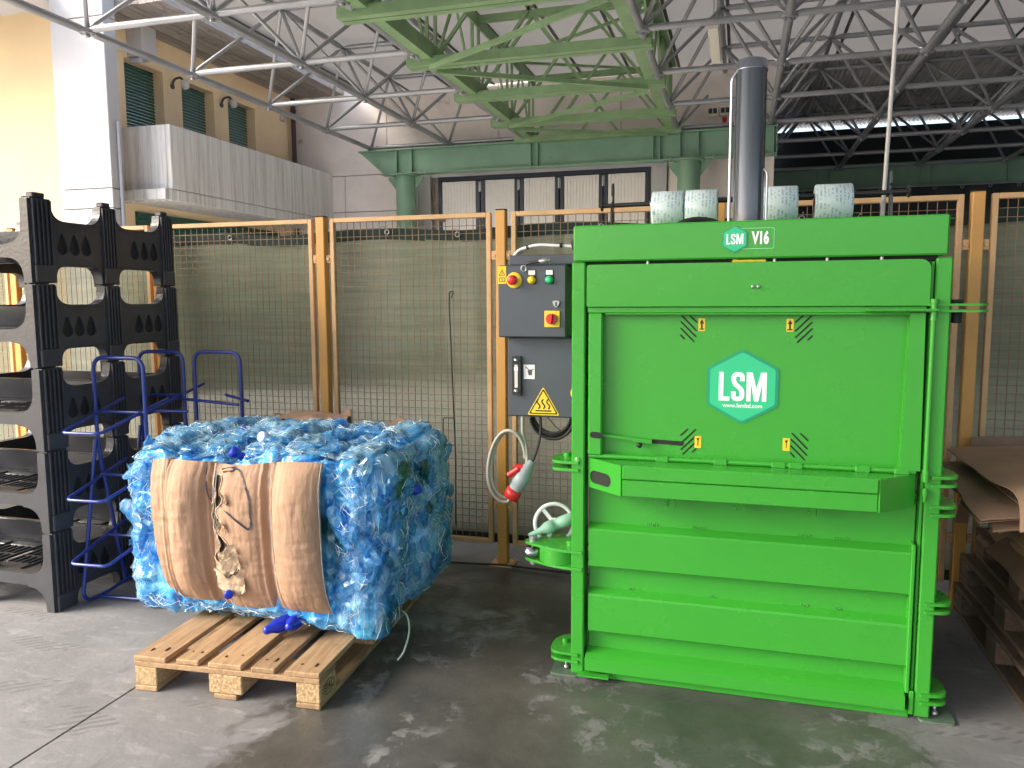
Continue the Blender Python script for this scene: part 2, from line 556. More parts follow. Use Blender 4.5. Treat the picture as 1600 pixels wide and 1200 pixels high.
def roll_mat():
    """White strapping wound in bands with printed rows of blue marks."""
    m = mat('printed_strap_roll', (.8, .82, .82), .3)
    n, l = m.node_tree.nodes, m.node_tree.links
    p = n['Principled BSDF']
    tc = n.new('ShaderNodeTexCoord')
    sx = n.new('ShaderNodeSeparateXYZ')
    l.new(tc.outputs['Object'], sx.inputs[0])
    def mth(op, a, b=None):
        q = n.new('ShaderNodeMath')
        q.operation = op
        for i, s in enumerate((a, b)):
            if s is None:
                continue
            if isinstance(s, (int, float)):
                q.inputs[i].default_value = s
            else:
                l.new(s, q.inputs[i])
        return q.outputs[0]
    row = mth('FRACT', mth('MULTIPLY', sx.outputs[0], 62))
    rowmask = mth('LESS_THAN', mth('ABSOLUTE', mth('SUBTRACT', row, .5)), .24)
    mp = n.new('ShaderNodeMapping')
    mp.inputs['Scale'].default_value = (62, 130, 130)
    l.new(tc.outputs['Object'], mp.inputs[0])
    t = n.new('ShaderNodeTexNoise')
    t.inputs['Scale'].default_value = 1
    t.inputs['Detail'].default_value = 2
    l.new(mp.outputs[0], t.inputs['Vector'])
    t2 = n.new('ShaderNodeTexNoise')
    t2.inputs['Scale'].default_value = 16
    l.new(tc.outputs['Object'], t2.inputs['Vector'])
    k = mth('MULTIPLY', rowmask, mth('GREATER_THAN', t.outputs[0], .47))
    k = mth('MULTIPLY', k, mth('GREATER_THAN', t2.outputs[0], .43))
    mx = n.new('ShaderNodeMixRGB')
    l.new(mth('MULTIPLY', k, .55), mx.inputs[0])
    mx.inputs[1].default_value = (.58, .69, .71, 1)
    mx.inputs[2].default_value = (.05, .22, .30, 1)
    l.new(mx.outputs[0], p.inputs['Base Color'])
    b = n.new('ShaderNodeBump')
    b.inputs['Strength'].default_value = .4
    b.inputs['Distance'].default_value = .002
    l.new(mth('ABSOLUTE', mth('SUBTRACT', row, .5)), b.inputs['Height'])
    l.new(b.outputs[0], p.inputs['Normal'])
    return m
MT['roll'] = roll_mat()

# ------------------------------------------------------------------ mesh helpers
OFF = {}

def fillet(pts, r, n=5, closed=False, lim=.48):
    """Round the corners of a 3-D polyline."""
    pts = [Vector(p) for p in pts]
    out = []
    N = len(pts)
    for i, p in enumerate(pts):
        if not closed and i in (0, N - 1):
            out.append(p)
            continue
        a, b = pts[i - 1], pts[(i + 1) % N]
        da, db = (a - p), (b - p)
        rr = r[i] if isinstance(r, (list, tuple)) else r
        k = min(rr, da.length * lim, db.length * lim)
        if k < 1e-5:
            out.append(p)
            continue
        s, e = p + da.normalized() * k, p + db.normalized() * k
        for j in range(n + 1):
            t = j / n
            out.append((1 - t) ** 2 * s + 2 * t * (1 - t) * p + t * t * e)
    return out

def round2(pts, r, n=5):
    return [(v.x, v.y) for v in fillet([(a, b, 0) for a, b in pts], r, n, True)]

def circle2(cx, cz, r, n=16):
    return [(cx + r * cos(2 * pi * i / n), cz + r * sin(2 * pi * i / n)) for i in range(n)]

def capsule2(x0, z0, x1, z1, r, n=5):
    a = math.atan2(z1 - z0, x1 - x0)
    out = []
    for i in range(n + 1):
        t = a - pi / 2 + pi * i / n
        out.append((x1 + r * cos(t), z1 + r * sin(t)))
    for i in range(n + 1):
        t = a + pi / 2 + pi * i / n
        out.append((x0 + r * cos(t), z0 + r * sin(t)))
    return out

class MB:
    def __init__(s):
        s.V, s.F, s.S, s.MI = [], [], [], []
        s.mi = 0
    def mark(s):
        return len(s.V)
    def add(s, verts, faces, smooth=False):
        o = len(s.V)
        s.V += [Vector(v) for v in verts]
        s.F += [tuple(i + o for i in f) for f in faces]
        s.S += [smooth] * len(faces)
        s.MI += [s.mi] * len(faces)
        return s
    def xf(s, mark, M):
        for i in range(mark, len(s.V)):
            s.V[i] = M @ s.V[i]
        return s
    def box(s, x0, x1, y0, y1, z0, z1, b=0):
        if b <= 0:
            v = [(x, y, z) for x in (x0, x1) for y in (y0, y1) for z in (z0, z1)]
            f = [(0, 1, 3, 2), (4, 6, 7, 5), (0, 4, 5, 1), (2, 3, 7, 6), (0, 2, 6, 4), (1, 5, 7, 3)]
            return s.add(v, f)
        b = min(b, (x1 - x0) * .45, (y1 - y0) * .45, (z1 - z0) * .45)
        # bevelled box: three vertices per corner
        V, idx = [], {}
        for i, (x, sx) in enumerate(((x0, 1), (x1, -1))):
            for j, (y, sy) in enumerate(((y0, 1), (y1, -1))):
                for k, (z, sz) in enumerate(((z0, 1), (z1, -1))):
                    for ax in range(3):
                        q = [x + b * sx, y + b * sy, z + b * sz]
                        q[ax] = (x, y, z)[ax]
                        idx[i, j, k, ax] = len(V)
                        V.append(tuple(q))
        F = []
        for ax in range(3):
            o1, o2 = [a for a in range(3) if a != ax]
            for side in (0, 1):
                c = []
                for u, v in ((0, 0), (1, 0), (1, 1), (0, 1)):
                    key = [0, 0, 0]
                    key[ax], key[o1], key[o2] = side, u, v
                    c.append(idx[tuple(key) + (ax,)])
                F.append(c)
        for ax in range(3):
            o1, o2 = [a for a in range(3) if a != ax]
            for u in (0, 1):
                for v in (0, 1):
                    k0, k1 = [0] * 3, [0] * 3
                    k0[o1] = k1[o1] = u
                    k0[o2] = k1[o2] = v
                    k0[ax], k1[ax] = 0, 1
                    F.append([idx[tuple(k0) + (o1,)], idx[tuple(k1) + (o1,)], idx[tuple(k1) + (o2,)], idx[tuple(k0) + (o2,)]])
        for i in (0, 1):
            for j in (0, 1):
                for k in (0, 1):
                    F.append([idx[i, j, k, a] for a in range(3)])
        return s.add(V, F)
    def prism(s, poly, axis, d0, d1, holes=()):
        loops = [list(poly)] + [list(h) for h in holes]
        def mp(p, d):
            return {'x': (d, p[0], p[1]), 'y': (p[0], d, p[1]), 'z': (p[0], p[1], d)}[axis]
        flat = [p for lp in loops for p in lp]
        N = len(flat)
        tris = tessellate_polygon([[Vector((p[0], p[1], 0)) for p in lp] for lp in loops])
        V = [mp(p, d0) for p in flat] + [mp(p, d1) for p in flat]
        F = [tuple(t) for t in tris] + [tuple(i + N for i in reversed(t)) for t in tris]
        s.add(V, F)
        V2, F2 = [], []
        st = 0
        for lp in loops:
            n = len(lp)
            o = len(V2)
            V2 += [mp(p, d0) for p in lp] + [mp(p, d1) for p in lp]
            for i in range(n):
                j = (i + 1) % n
                F2.append((o + i, o + j, o + n + j, o + n + i))
        return s.add(V2, F2)
    def cyl(s, p0, p1, r0, r1=None, seg=16, caps=True, smooth=True):
        p0, p1 = Vector(p0), Vector(p1)
        r1 = r0 if r1 is None else r1
        d = (p1 - p0).normalized()
        a = d.orthogonal().normalized()
        b = d.cross(a)
        V = []
        for p, r in ((p0, r0), (p1, r1)):
            V += [p + (a * cos(2 * pi * i / seg) + b * sin(2 * pi * i / seg)) * r for i in range(seg)]
        F = [(i, (i + 1) % seg, seg + (i + 1) % seg, seg + i) for i in range(seg)]
        s.add(V, F, smooth)
        if caps:
            s.add(V[:seg], [tuple(reversed(range(seg)))])
            s.add(V[seg:], [tuple(range(seg))])
        return s
    def lathe(s, prof, p0, axis, seg=20, smooth=True):
        """prof: list of (distance along axis, radius)."""
        p0, d = Vector(p0), Vector(axis).normalized()
        a = d.orthogonal().normalized()
        b = d.cross(a)
        V = []
        for t, r in prof:
            V += [p0 + d * t + (a * cos(2 * pi * i / seg) + b * sin(2 * pi * i / seg)) * r for i in range(seg)]
        F = []
        for k in range(len(prof) - 1):
            F += [(k * seg + i, k * seg + (i + 1) % seg, (k + 1) * seg + (i + 1) % seg, (k + 1) * seg + i) for i in range(seg)]
        return s.add(V, F, smooth)
    def tube(s, pts, r, seg=8, caps=True, closed=False, flat=None):
        pts = [Vector(p) for p in pts]
        N = len(pts)
        V = []
        a = None
        for i, p in enumerate(pts):
            if closed:
                d = (pts[(i + 1) % N] - pts[i - 1]).normalized()
            else:
                d = (pts[min(i + 1, N - 1)] - pts[max(i - 1, 0)]).normalized()
            if a is None:
                a = d.orthogonal().normalized()
            a = (a - d * a.dot(d))
            a = a.normalized() if a.length > 1e-6 else d.orthogonal().normalized()
            b = d.cross(a)
            rr = r[i] if isinstance(r, (list, tuple)) else r
            V += [p + (a * cos(2 * pi * k / seg) + b * sin(2 * pi * k / seg)) * rr for k in range(seg)]
        F = []
        for i in range(N if closed else N - 1):
            j = (i + 1) % N
            F += [(i * seg + k, i * seg + (k + 1) % seg, j * seg + (k + 1) % seg, j * seg + k) for k in range(seg)]
        s.add(V, F, True)
        if caps and not closed:
            s.add(V[:seg], [tuple(reversed(range(seg)))])
            s.add(V[-seg:], [tuple(range(seg))])
        return s
    def bar(s, p0, p1, w, h, upv=(0, 0, 1)):
        """rectangular bar, w across, h along upv"""
        p0, p1 = Vector(p0), Vector(p1)
        d = (p1 - p0).normalized()
        u = Vector(upv)
        sdx = d.cross(u)
        if sdx.length < 1e-4:
            sdx = d.orthogonal()
        sdx.normalize()
        u = sdx.cross(d)
        V = [p + sdx * (w / 2 * i) + u * (h / 2 * j) for p in (p0, p1) for i, j in ((-1, -1), (1, -1), (1, 1), (-1, 1))]
        return s.add(V, [(0, 3, 2, 1), (4, 5, 6, 7), (0, 1, 5, 4), (1, 2, 6, 5), (2, 3, 7, 6), (3, 0, 4, 7)])
    def angle(s, p0, p1, w, t, upv=(0, 0, 1)):
        """L-section: a flat flange with a standing leg"""
        p0, p1 = Vector(p0), Vector(p1)
        d = (p1 - p0).normalized()
        u = Vector(upv)
        sd = d.cross(u).normalized()
        u = sd.cross(d)
        s.bar(p0, p1, w, t, upv)
        o = sd * (w / 2 - t / 2) + u * (w / 2 + t * .5)
        return s.bar(p0 + o, p1 + o, t, w, upv)
    def grid(s, fn, nu, nv, smooth=True, skip=None, thick=0):
        V = [fn(i / nu, j / nv) for j in range(nv + 1) for i in range(nu + 1)]
        F = []
        for j in range(nv):
            for i in range(nu):
                if skip and skip((i + .5) / nu, (j + .5) / nv):
                    continue
                k = j * (nu + 1) + i
                F.append((k, k + 1, k + nu + 2, k + nu + 1))
        return s.add(V, F, smooth)
    def build(s, name, m, parent=None, kind=None, label=None, local=False):
        off = OFF.get(parent.name, Vector()) if parent and not local else Vector()
        me = bpy.data.meshes.new(name)
        me.from_pydata([tuple(v - off) for v in s.V], [], s.F)
        ms = m if isinstance(m, (list, tuple)) else [m]
        for q in ms:
            me.materials.append(MT[q])
        me.polygons.foreach_set('use_smooth', s.S)
        me.polygons.foreach_set('material_index', s.MI)
        me.validate()
        bm = bmesh.new()
        bm.from_mesh(me)
        bmesh.ops.recalc_face_normals(bm, faces=bm.faces)
        bm.to_mesh(me)
        bm.free()
        o = bpy.data.objects.new(name, me)
        COL.objects.link(o)
        if parent:
            o.parent = parent
            OFF[o.name] = off
        if kind:
            o['kind'] = kind
        if label:
            o['label'] = label
        return o

def tag(o, label, cat, group=None):
    o['label'] = label
    o['category'] = cat
    if group:
        o['group'] = group
    return o

def thing(name, label, cat, loc=(0, 0, 0), rz=0, group=None):
    o = bpy.data.objects.new(name, None)
    o.empty_display_size = .1
    COL.objects.link(o)
    o.location = loc
    o.rotation_euler = (0, 0, rz)
    OFF[o.name] = Vector(loc)
    return tag(o, label, cat, group)

def dup(o, parent=None, top=True, label=None):
    c = o.copy()
    COL.objects.link(c)
    if parent:
        c.parent = parent
    if top and label:
        c['label'] = label
    for ch in [x for x in bpy.data.objects if x.parent is o]:
        dup(ch, c, False)
    return c

def text_mesh(body, size, xs, offset, M):
    cu = bpy.data.curves.new('lettering', 'FONT')
    cu.body = body
    cu.size = size
    cu.align_x = 'CENTER'
    cu.align_y = 'CENTER'
    cu.offset = offset
    cu.resolution_u = 4
    o = bpy.data.objects.new('lettering', cu)
    COL.objects.link(o)
    me = bpy.data.meshes.new_from_object(o)
    V = [M @ Vector((v.co.x * xs, 0, v.co.y)) for v in me.vertices]
    F = [tuple(p.vertices) for p in me.polygons]
    bpy.data.objects.remove(o)
    bpy.data.curves.remove(cu)
    return V, F

def T(x, y, z):
    return Matrix.Translation((x, y, z))

def fbm(p, f, o=4):
    return noise.fractal(Vector(p) * f, 1.0, 2.0, o, noise_basis='PERLIN_ORIGINAL')

# ================================================================== the setting
# floor: dark joint bed with two poured slabs on it
b = MB()
b.add([(-90, -60, -.02), (90, -60, -.02), (90, 140, -.02), (-90, 140, -.02)], [(0, 1, 2, 3)])
floor = b.build('floor', 'slot', kind='structure')
for x0, x1 in ((-90, -2.305), (-2.295, 90)):
    b = MB()
    b.add([(x0, -60, 0), (x1, -60, 0), (x1, 140, 0), (x0, 140, 0)], [(0, 1, 2, 3)])
    xe = x1 if x1 < 0 else x0
    b.add([(xe, -60, 0), (xe, 140, 0), (xe, 140, -.02), (xe, -60, -.02)], [(0, 1, 2, 3)])
    b.build('concrete_slab', 'floor', floor)

# pale paving of the yard behind the fence; part left of the canopy added to bounce light
b = MB()
b.add([(-90, -60, .004), (-8.6, -60, .004), (-8.6, 5.0, .004), (90, 5.0, .004), (90, 140, .004), (-90, 140, .004)], [(0, 1, 2, 3, 4, 5)])
b.build('yard_paving', 'paving', kind='structure')

# ---- office building on the left, facade running away from the camera
ob = thing('office_building', 'ochre rendered building with green roller shutters and board marked concrete balcony', 'building', (-10.4, 14, 0))
HO = [(11.62, 12.58), (13.08, 14.04), (14.5, 15.45)]
b = MB()
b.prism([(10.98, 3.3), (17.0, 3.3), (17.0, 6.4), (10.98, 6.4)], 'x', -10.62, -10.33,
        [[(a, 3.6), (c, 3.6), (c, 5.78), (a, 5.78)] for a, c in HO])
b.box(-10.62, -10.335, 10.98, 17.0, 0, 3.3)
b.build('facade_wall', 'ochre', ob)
for a, c in HO:
    b = MB()
    z = 3.6
    while z < 5.78:
        b.prism([(-10.57, z), (-10.545, z + .006), (-10.54, z + .03), (-10.555, z + .052), (-10.57, z + .054)], 'y', a - .02, c + .02)
        z += .058
    b.build('roller_shutter', 'shutter', ob, kind='stuff')
b = MB()
for i in range(26):
    b.box(-10.335, -10.30 + .012 * (i % 2), 11.7, 16.2, .05 + i * .12, .165 + i * .12)
b.build('garage_shutter', 'shutter', ob, kind='stuff')
b = MB()
b.box(-10.93, -9.87, 10.7, 10.97, 0, 3.095, .01)
b.build('pillar_block', 'conc', ob)
b = MB()
b.box(-10.93, -9.87, 10.7, 10.97, 3.11, 3.415, .01)
b.build('pillar_block', 'conc', ob)
b = MB()
b.box(-10.93, -9.87, 10.7, 10.97, 3.43, 6.12, .01)
b.build('pillar_block', 'conc', ob)
b = MB()
b.box(-10.93, -9.87, 10.7, 10.97, 6.135, 7.2, .01)
b.build('pillar_block', 'conc', ob)
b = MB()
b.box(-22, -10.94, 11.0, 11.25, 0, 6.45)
b.build('front_wall', 'cream', ob)  # ochre like the facade, its colour lowered against the sun
b = MB()
b.box(-22, -10.94, 9.3, 11.3, 6.45, 6.7, .02)
b.build('roof_slab', 'conc', ob)
b = MB()
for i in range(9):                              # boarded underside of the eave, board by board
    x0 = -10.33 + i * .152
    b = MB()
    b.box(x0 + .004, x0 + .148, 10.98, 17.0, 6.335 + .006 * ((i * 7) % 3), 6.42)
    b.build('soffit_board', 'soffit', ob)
b = MB()
b.box(-10.7, -8.97, 10.98, 17.2, 6.425, 6.6, .02)
b.build('eave_slab', 'conc', ob)
bal = MB()
bal.prism([(11.3, 3.30), (17.0, 3.30), (17.0, 3.47), (11.3, 3.47)], 'x', -10.33, -9.345)
balcony = bal.build('balcony_slab', 'board', ob)
b = MB()
b.box(-9.42, -9.32, 11.46, 17.0, 3.485, 4.56, .012)
b.build('parapet', 'board', balcony)
b = MB()
b.box(-10.33, -9.425, 11.46, 11.56, 3.485, 4.56, .012)
b.build('parapet', 'board', balcony)
b = MB()
b.box(-10.33, -9.33, 11.44, 11.58, 3.28, 3.474, .01)
b.box(-9.44, -9.315, 11.585, 17.0, 3.29, 3.474, .01)
b.build('slab_edge', 'board', balcony)
# wall lamps between the shutters
for i, (y, lab) in enumerate(((12.82, 'globe wall lamp beside the first green shutter, next to the white pillar'),
                              (14.28, 'globe wall lamp between the second and third green shutters'))):
    t = thing('wall_lamp', lab, 'wall lamp', (-10.33, y, 5.62), 0, 'wall lamps on the ochre facade')
    b = MB()
    b.cyl((0, 0, -.03), (.02, 0, -.03), .05)
    b.tube(fillet([(0, 0, -.03), (.05, 0, .10), (.20, 0, .12), (.26, 0, .05)], .07), .022, 8)
    b.build('lamp_arm', 'lampgrey', t, local=True)
    b = MB()
    b.lathe([(0, .02), (.02, .055), (.09, .075), (.16, .06), (.19, .0)], (.27, 0, .07), (.25, 0, -1), 14)
    b.build('lamp_globe', 'bulbglass', t, local=True)
t = thing('equipment_box', 'white metal box under the eave at the top of the ochre facade', 'box', (-10.33, 11.9, 5.8))
b = MB()
b.box(0, .34, -.2, .16, 0, .54, .015)
b.build('casing', 'conc', t, local=True)
b = MB()
b.cyl((.06, -.16, -.06), (.26, -.16, -.06), .05)
b.build('pipe_stub', 'pipegrey', t, local=True)
b = MB()
b.box(-10.33, -10.25, 16.42, 16.56, 5.74, 5.86, .01)
b.box(-10.25, -10.245, 16.44, 16.54, 5.755, 5.80)
tag(b.build('sensor_box', 'bulbglass'), 'tiny pale box high on the ochre wall near the drainpipe', 'box')
b = MB()
b.cyl((-10.2, 16.8, 0), (-10.2, 16.8, 6.3), .055)
for z in (.8, 2.6, 4.4, 6.0):
    b.cyl((-10.2, 16.8, z), (-10.2, 16.8, z + .05), .068)
tag(b.build('drainpipe', 'pipe'), 'dark purple drainpipe in the corner of ochre and pink walls', 'drainpipe')
b = MB()
b.cyl((-9.83, 10.86, 0), (-9.83, 10.86, 4.5), .028)
b.cyl((-9.83, 10.86, 3.3), (-9.83, 10.86, 3.36), .036)
tag(b.build('conduit', 'pipegrey'), 'thin grey pipe running up the side of the white pillar', 'pipe')

# ---- warehouse at the back: pink cast panels, folding door
wh = thing('warehouse', 'pink panelled warehouse wall with folding door behind the orange fence', 'building', (-5, 17, 0))
def wall_panel(x0, x1, z0, z1):
    b = MB()
    b.box(x0 + .006, x1 - .006, 17.0, 17.22, z0 + .007, z1 - .007, .008)
    b.build('wall_panel', 'wall', wh)
zr = [0, 1.8, 3.66, 4.5]
for z0, z1 in zip(zr, zr[1:]):
    wall_panel(-10.33, -9.0, z0, z1)
    wall_panel(-9.0, -7.15, z0, z1)
    wall_panel(-1.5, .35, z0, z1)
for x0, x1 in ((-10.33, -7.9), (-7.9, -5.2), (-5.2, -2.5), (-2.5, .35)):
    wall_panel(x0, x1, 4.5, 6.6)
b = MB()
b.box(-10.33, .34, 17.23, 17.3, 0, 6.7)
b.box(.355, .6, 17.0, 23.0, 0, 6.6)
b.build('inner_wall', 'wall', wh)
b = MB()
b.box(-7.12, -6.82, 16.93, 17.1, 0, 4.42, .01)
b.build('door_jamb', 'conc', wh)
b = MB()
b.box(-1.84, -1.52, 16.93, 17.1, 0, 4.42, .01)
b.build('door_jamb', 'conc', wh)
b = MB()
b.box(-6.82, -1.84, 17.0, 17.1, 4.36, 4.5)
b.build('lintel', 'conc', wh)
fd = MB()
fd.box(-6.66, -1.9, 17.02, 17.1, 4.27, 4.36)
fd.box(-6.66, -6.58, 17.02, 17.1, 0, 4.27)
fd.box(-1.97, -1.9, 17.02, 17.1, 0, 4.27)
frame = fd.build('door_frame', 'framedark', wh)
LE = [(-6.57, -5.77), (-5.54, -4.86), (-4.64, -3.94), (-3.73, -2.97), (-2.77, -1.98)]
for i, (a, c) in enumerate(LE):
    b = MB()
    n = 11
    for k in range(n):
        xa, xb = a + (c - a) * k / n, a + (c - a) * (k + 1) / n
        b.box(xa + .0012, xb - .0012, 17.04, 17.08, .1, 4.25, .003)
    b.build('door_leaf', 'doorpanel', frame)
    if i < 4:
        x0, x1 = c, LE[i + 1][0]
        b = MB()
        m = (x0 + x1) / 2
        b.box(x0 + .005, m - .012, 17.025, 17.09, .05, 4.265, .006)
        b.box(m + .012, x1 - .005, 17.025, 17.09, .05, 4.265, .006)
        b.build('door_stile', 'framedark', frame)
        b = MB()
        b.box(m - .03, m + .03, 17.0, 17.022, 4.0, 4.22, .004)
        b.cyl((m, 17.0, 4.0), (m, 17.0, 4.22), .016, seg=8)
        b.build('hinge', 'zinc', frame)
b = MB()
b.box(-6.755, -6.725, 16.95, 17.0, 3.5, 4.2, .005)
b.tube([(-6.74, 16.95, 4.2), (-6.74, 16.9, 3.9), (-6.66, 16.9, 3.6), (-6.68, 16.95, 3.45)], .018, 6)
b.box(-6.62, -6.48, 16.9, 17.0, 3.36, 3.44, .01)
tag(b.build('door_bolt', 'carddark'), 'rusty bolt and rod at the left edge of folding door', 'bolt')
for x, lab in ((-.61, 'cream louvred wall box, left one of the pair high on the pink wall'),
               (-.365, 'cream louvred wall box close to the press cylinder, high on the pink wall')):
    t = thing('wall_box', lab, 'wall box', (x, 17.0, 5.27), 0, 'boxes on the pink wall')
    b = MB()
    b.box(-.11, .11, -.1, 0, 0, .2, .012)
    b.build('casing', 'lampwhite', t, local=True)
    for k in (-1, 1):
        b = MB()
        b.box(-.045 + k * .045, .03 + k * .045, -.106, -.1, .06, .16)
        b.build('louvre', 'framedark', t, local=True)
b = MB()
b.lathe([(0, .05), (.05, .05), (.09, .035), (.1, 0)], (-.38, 16.93, 5.24), (0, 0, -1), 12)
tag(b.build('siren', 'red'), 'small dark red siren hanging under a cream wall box', 'siren')

# ---- green portal beams on round columns
def stiff_bolts(b, x, y, z):
    for k in range(4):
        b.cyl((x - .18 + .12 * k, y, z - .03), (x - .18 + .12 * k, y, z + .04), .02, seg=6)
pf = thing('portal_frame', 'green steel beam on two round columns in front of pink wall', 'portal frame', (-3.8, 16.4, 0))
b = MB()
b.prism([(-8.26, 4.87), (.60, 4.87), (.60, 4.38), (-7.7, 4.38)], 'y', 16.37, 16.43)
b.build('beam_web', 'beam', pf)
b = MB()
b.box(-8.28, .62, 16.27, 16.53, 4.872, 4.90, .004)
b.build('beam_flange', 'beam', pf)
b = MB()
b.box(-7.72, .62, 16.27, 16.53, 4.35, 4.378, .004)
b.build('beam_flange', 'beam', pf)
for x in (-7.36, -7.0, -4.3, -4.15, -1.75, -1.62, -1.22, -.86, .55):
    b = MB()
    b.box(x - .012, x + .012, 16.28, 16.368, 4.379, 4.871)
    b.build('stiffener', 'beam', pf)
b = MB()
b.box(.605, .62, 16.2, 16.6, 4.33, 4.92)
b.build('end_plate', 'beam', pf)
for x in (-7.18, -1.04):
    c = MB()
    c.cyl((x, 16.4, .02), (x, 16.4, 4.32), .225, seg=28)
    c.cyl((x, 16.4, 4.318), (x, 16.4, 4.348), .32, seg=28)
    c = c.build('column', 'beam', pf)
    for s in (-1, 1):
        b = MB()
        b.prism([(x + s * .226, 4.31), (x + s * .42, 4.31), (x + s * .42, 4.26), (x + s * .226, 4.02)], 'y', 16.39, 16.41)
        b.build('gusset', 'beam', c)
    b = MB()
    for q in (-.3, .3):
        stiff_bolts(b, x + q, 16.31, 4.36)
    b.build('bolts', 'zinc', c, kind='stuff')
ff = thing('portal_frame', 'far green steel beam in the dark bay behind the right fence', 'portal frame', (5, 22.5, 0))
b = MB()
b.box(.62, 12, 22.47, 22.53, 4.46, 5.0)
b.build('beam_web', 'beam', ff)
b = MB()
b.box(.62, 12, 22.37, 22.63, 5.002, 5.03)
b.box(.62, 12, 22.37, 22.63, 4.43, 4.458)
b.build('beam_flange', 'beam', ff)
for x in (1.9, 2.2, 4.35, 4.6, 6.3):
    b = MB()
    b.box(x - .012, x + .012, 22.38, 22.468, 4.46, 5.0)
    b.build('stiffener', 'beam', ff)
for x in (2.0, 7.0):
    b = MB()
    b.cyl((x, 22.5, 0), (x, 22.5, 4.43), .2, seg=20)
    b.build('column', 'beam', ff)
# dark tarpaulin hung on a rail under the far beam
dt = thing('tarpaulin', 'dark tarpaulin hanging from a rail below the far green beam', 'tarpaulin', (5, 22.2, 0))
b = MB()
def tf(u, v):
    x = .62 + u * 11
    return (x, 22.2 + .05 * sin(x * 3.1) * (1 - v * .7) + .03 * sin(x * 7.3), v * 4.36)
b.grid(tf, 120, 10)
b.build('cloth', 'dark', dt)
b = MB()
b.cyl((.62, 22.15, 4.38), (12, 22.15, 4.38), .02, seg=8)
b.build('rail', 'galv', dt)
for k in range(16):
    b = MB()
    b.tube([(.9 + k * .62 + .035 * cos(a), 22.14, 4.33 + .035 * sin(a)) for a in [2 * pi * i / 10 for i in range(10)]], .01, 5, closed=True)
    b.build('ring', 'galv', dt)
# dark end wall of the rear bay, stopping short of the roof so a slit of sky shows
b = MB()
b.box(.36, 9.36, 23.2, 23.35, 0, 6.10)
b.box(9.2, 9.35, 1.0, 23.19, 0, 6.28)  # unseen side wall, added to shade the right-hand side
tag(b.build('bay_wall', 'dark'), 'dark end wall of the rear bay under a bright slit of sky, plus an added unseen side wall', 'wall')

# ---- canopy: tubular space frames, green box truss between them, roof panels
ZB, ZT = 4.96, 6.16
def tube_mesh(name, r, flatw):
    """unit-length tube along z with pressed flat ends"""
    b = MB()
    seg = 8
    rings = [(0, r * 1.25, r * .28), (.03, r * 1.25, r * .28), (.07, r, r), (.93, r, r), (.97, r * 1.25, r * .28), (1, r * 1.25, r * .28)]
    V = [(a * cos(2 * pi * k / seg), c * sin(2 * pi * k / seg), t) for t, a, c in rings for k in range(seg)]
    F = [(i * seg + k, i * seg + (k + 1) % seg, (i + 1) * seg + (k + 1) % seg, (i + 1) * seg + k) for i in range(5) for k in range(seg)]
    me = bpy.data.meshes.new(name)
    me.from_pydata(V, [], F)
    me.materials.append(MT['galv'])
    me.polygons.foreach_set('use_smooth', [True] * len(F))
    return me
CHORD = tube_mesh('chord_tube', .046, 1)
WEB = tube_mesh('web_tube', .029, 1)
RUN = tube_mesh('run_tube', .053, 1)
def place_tube(me, name, p0, p1, parent):
    o = bpy.data.objects.new(name, me)
    COL.objects.link(o)
    p0, p1 = Vector(p0), Vector(p1)
    d = p1 - p0
    o.parent = parent
    o.rotation_mode = 'QUATERNION'
    o.rotation_quaternion = d.to_track_quat('Z', 'Y')
    o.scale = (1, 1, d.length)
    o.location = p0 - OFF[parent.name]
    return o
nb = MB()
nb.cyl((0, 0, -.03), (0, 0, .03), .10, seg=10)
nb.cyl((0, 0, -.07), (0, 0, .06), .035, seg=8)
for k in range(4):
    nb.cyl((.07 * cos(k * pi / 2 + .6), .07 * sin(k * pi / 2 + .6), -.045), (.07 * cos(k * pi / 2 + .6), .07 * sin(k * pi / 2 + .6), .04), .014, seg=6)
NODE = None
def place_node(p, parent):
    global NODE
    if NODE is None:
        o = nb.build('node_joint', 'galv', parent, local=True)
        NODE = o.data
    else:
        o = bpy.data.objects.new('node_joint', NODE)
        COL.objects.link(o)
        o.parent = parent
    o.location = Vector(p) - OFF[parent.name]
def space_frame(label, xs, ys, name='space_frame'):
    r = thing(name, label, 'space frame', ((xs[0] + xs[-1]) / 2, ys[0], ZB), 0, 'canopy space frames')
    tx = [(a + c) / 2 for a, c in zip(xs, xs[1:])]
    ty = [(a + c) / 2 for a, c in zip(ys, ys[1:])]
    for x in xs:
        for y0, y1 in zip(ys, ys[1:]):
            place_tube(RUN, 'long_chord', (x, y0, ZB), (x, y1, ZB), r)
        for y in ys:
            place_node((x, y, ZB), r)
    for y in ys:
        for x0, x1 in zip(xs, xs[1:]):
            place_tube(CHORD, 'cross_chord', (x0, y, ZB + .02), (x1, y, ZB + .02), r)
    for i, x in enumerate(tx):
        for j, y in enumerate(ty):
            for xx in (xs[i], xs[i + 1]):
                for yy in (ys[j], ys[j + 1]):
                    place_tube(WEB, 'diagonal_strut', (xx, yy, ZB + .03), (x, y, ZT), r)
            if j + 1 < len(ty):
                place_tube(CHORD, 'top_chord', (x, y, ZT), (x, ty[j + 1], ZT), r)
            if i + 1 < len(tx):
                place_tube(CHORD, 'top_chord', (x, y, ZT), (tx[i + 1], y, ZT), r)
    return r
YS0 = [6.4, 8.4, 10.4, 12.4, 14.4, 16.4]
space_frame('grey tubular space frame under the roof left of the green truss', [-8.0, -6.15, -4.42], YS0)
space_frame('grey tubular space frame under the roof right of the green truss', [-1.28, .5, 2.4, 4.3, 6.2], YS0 + [18.4, 20.4, 22.4])

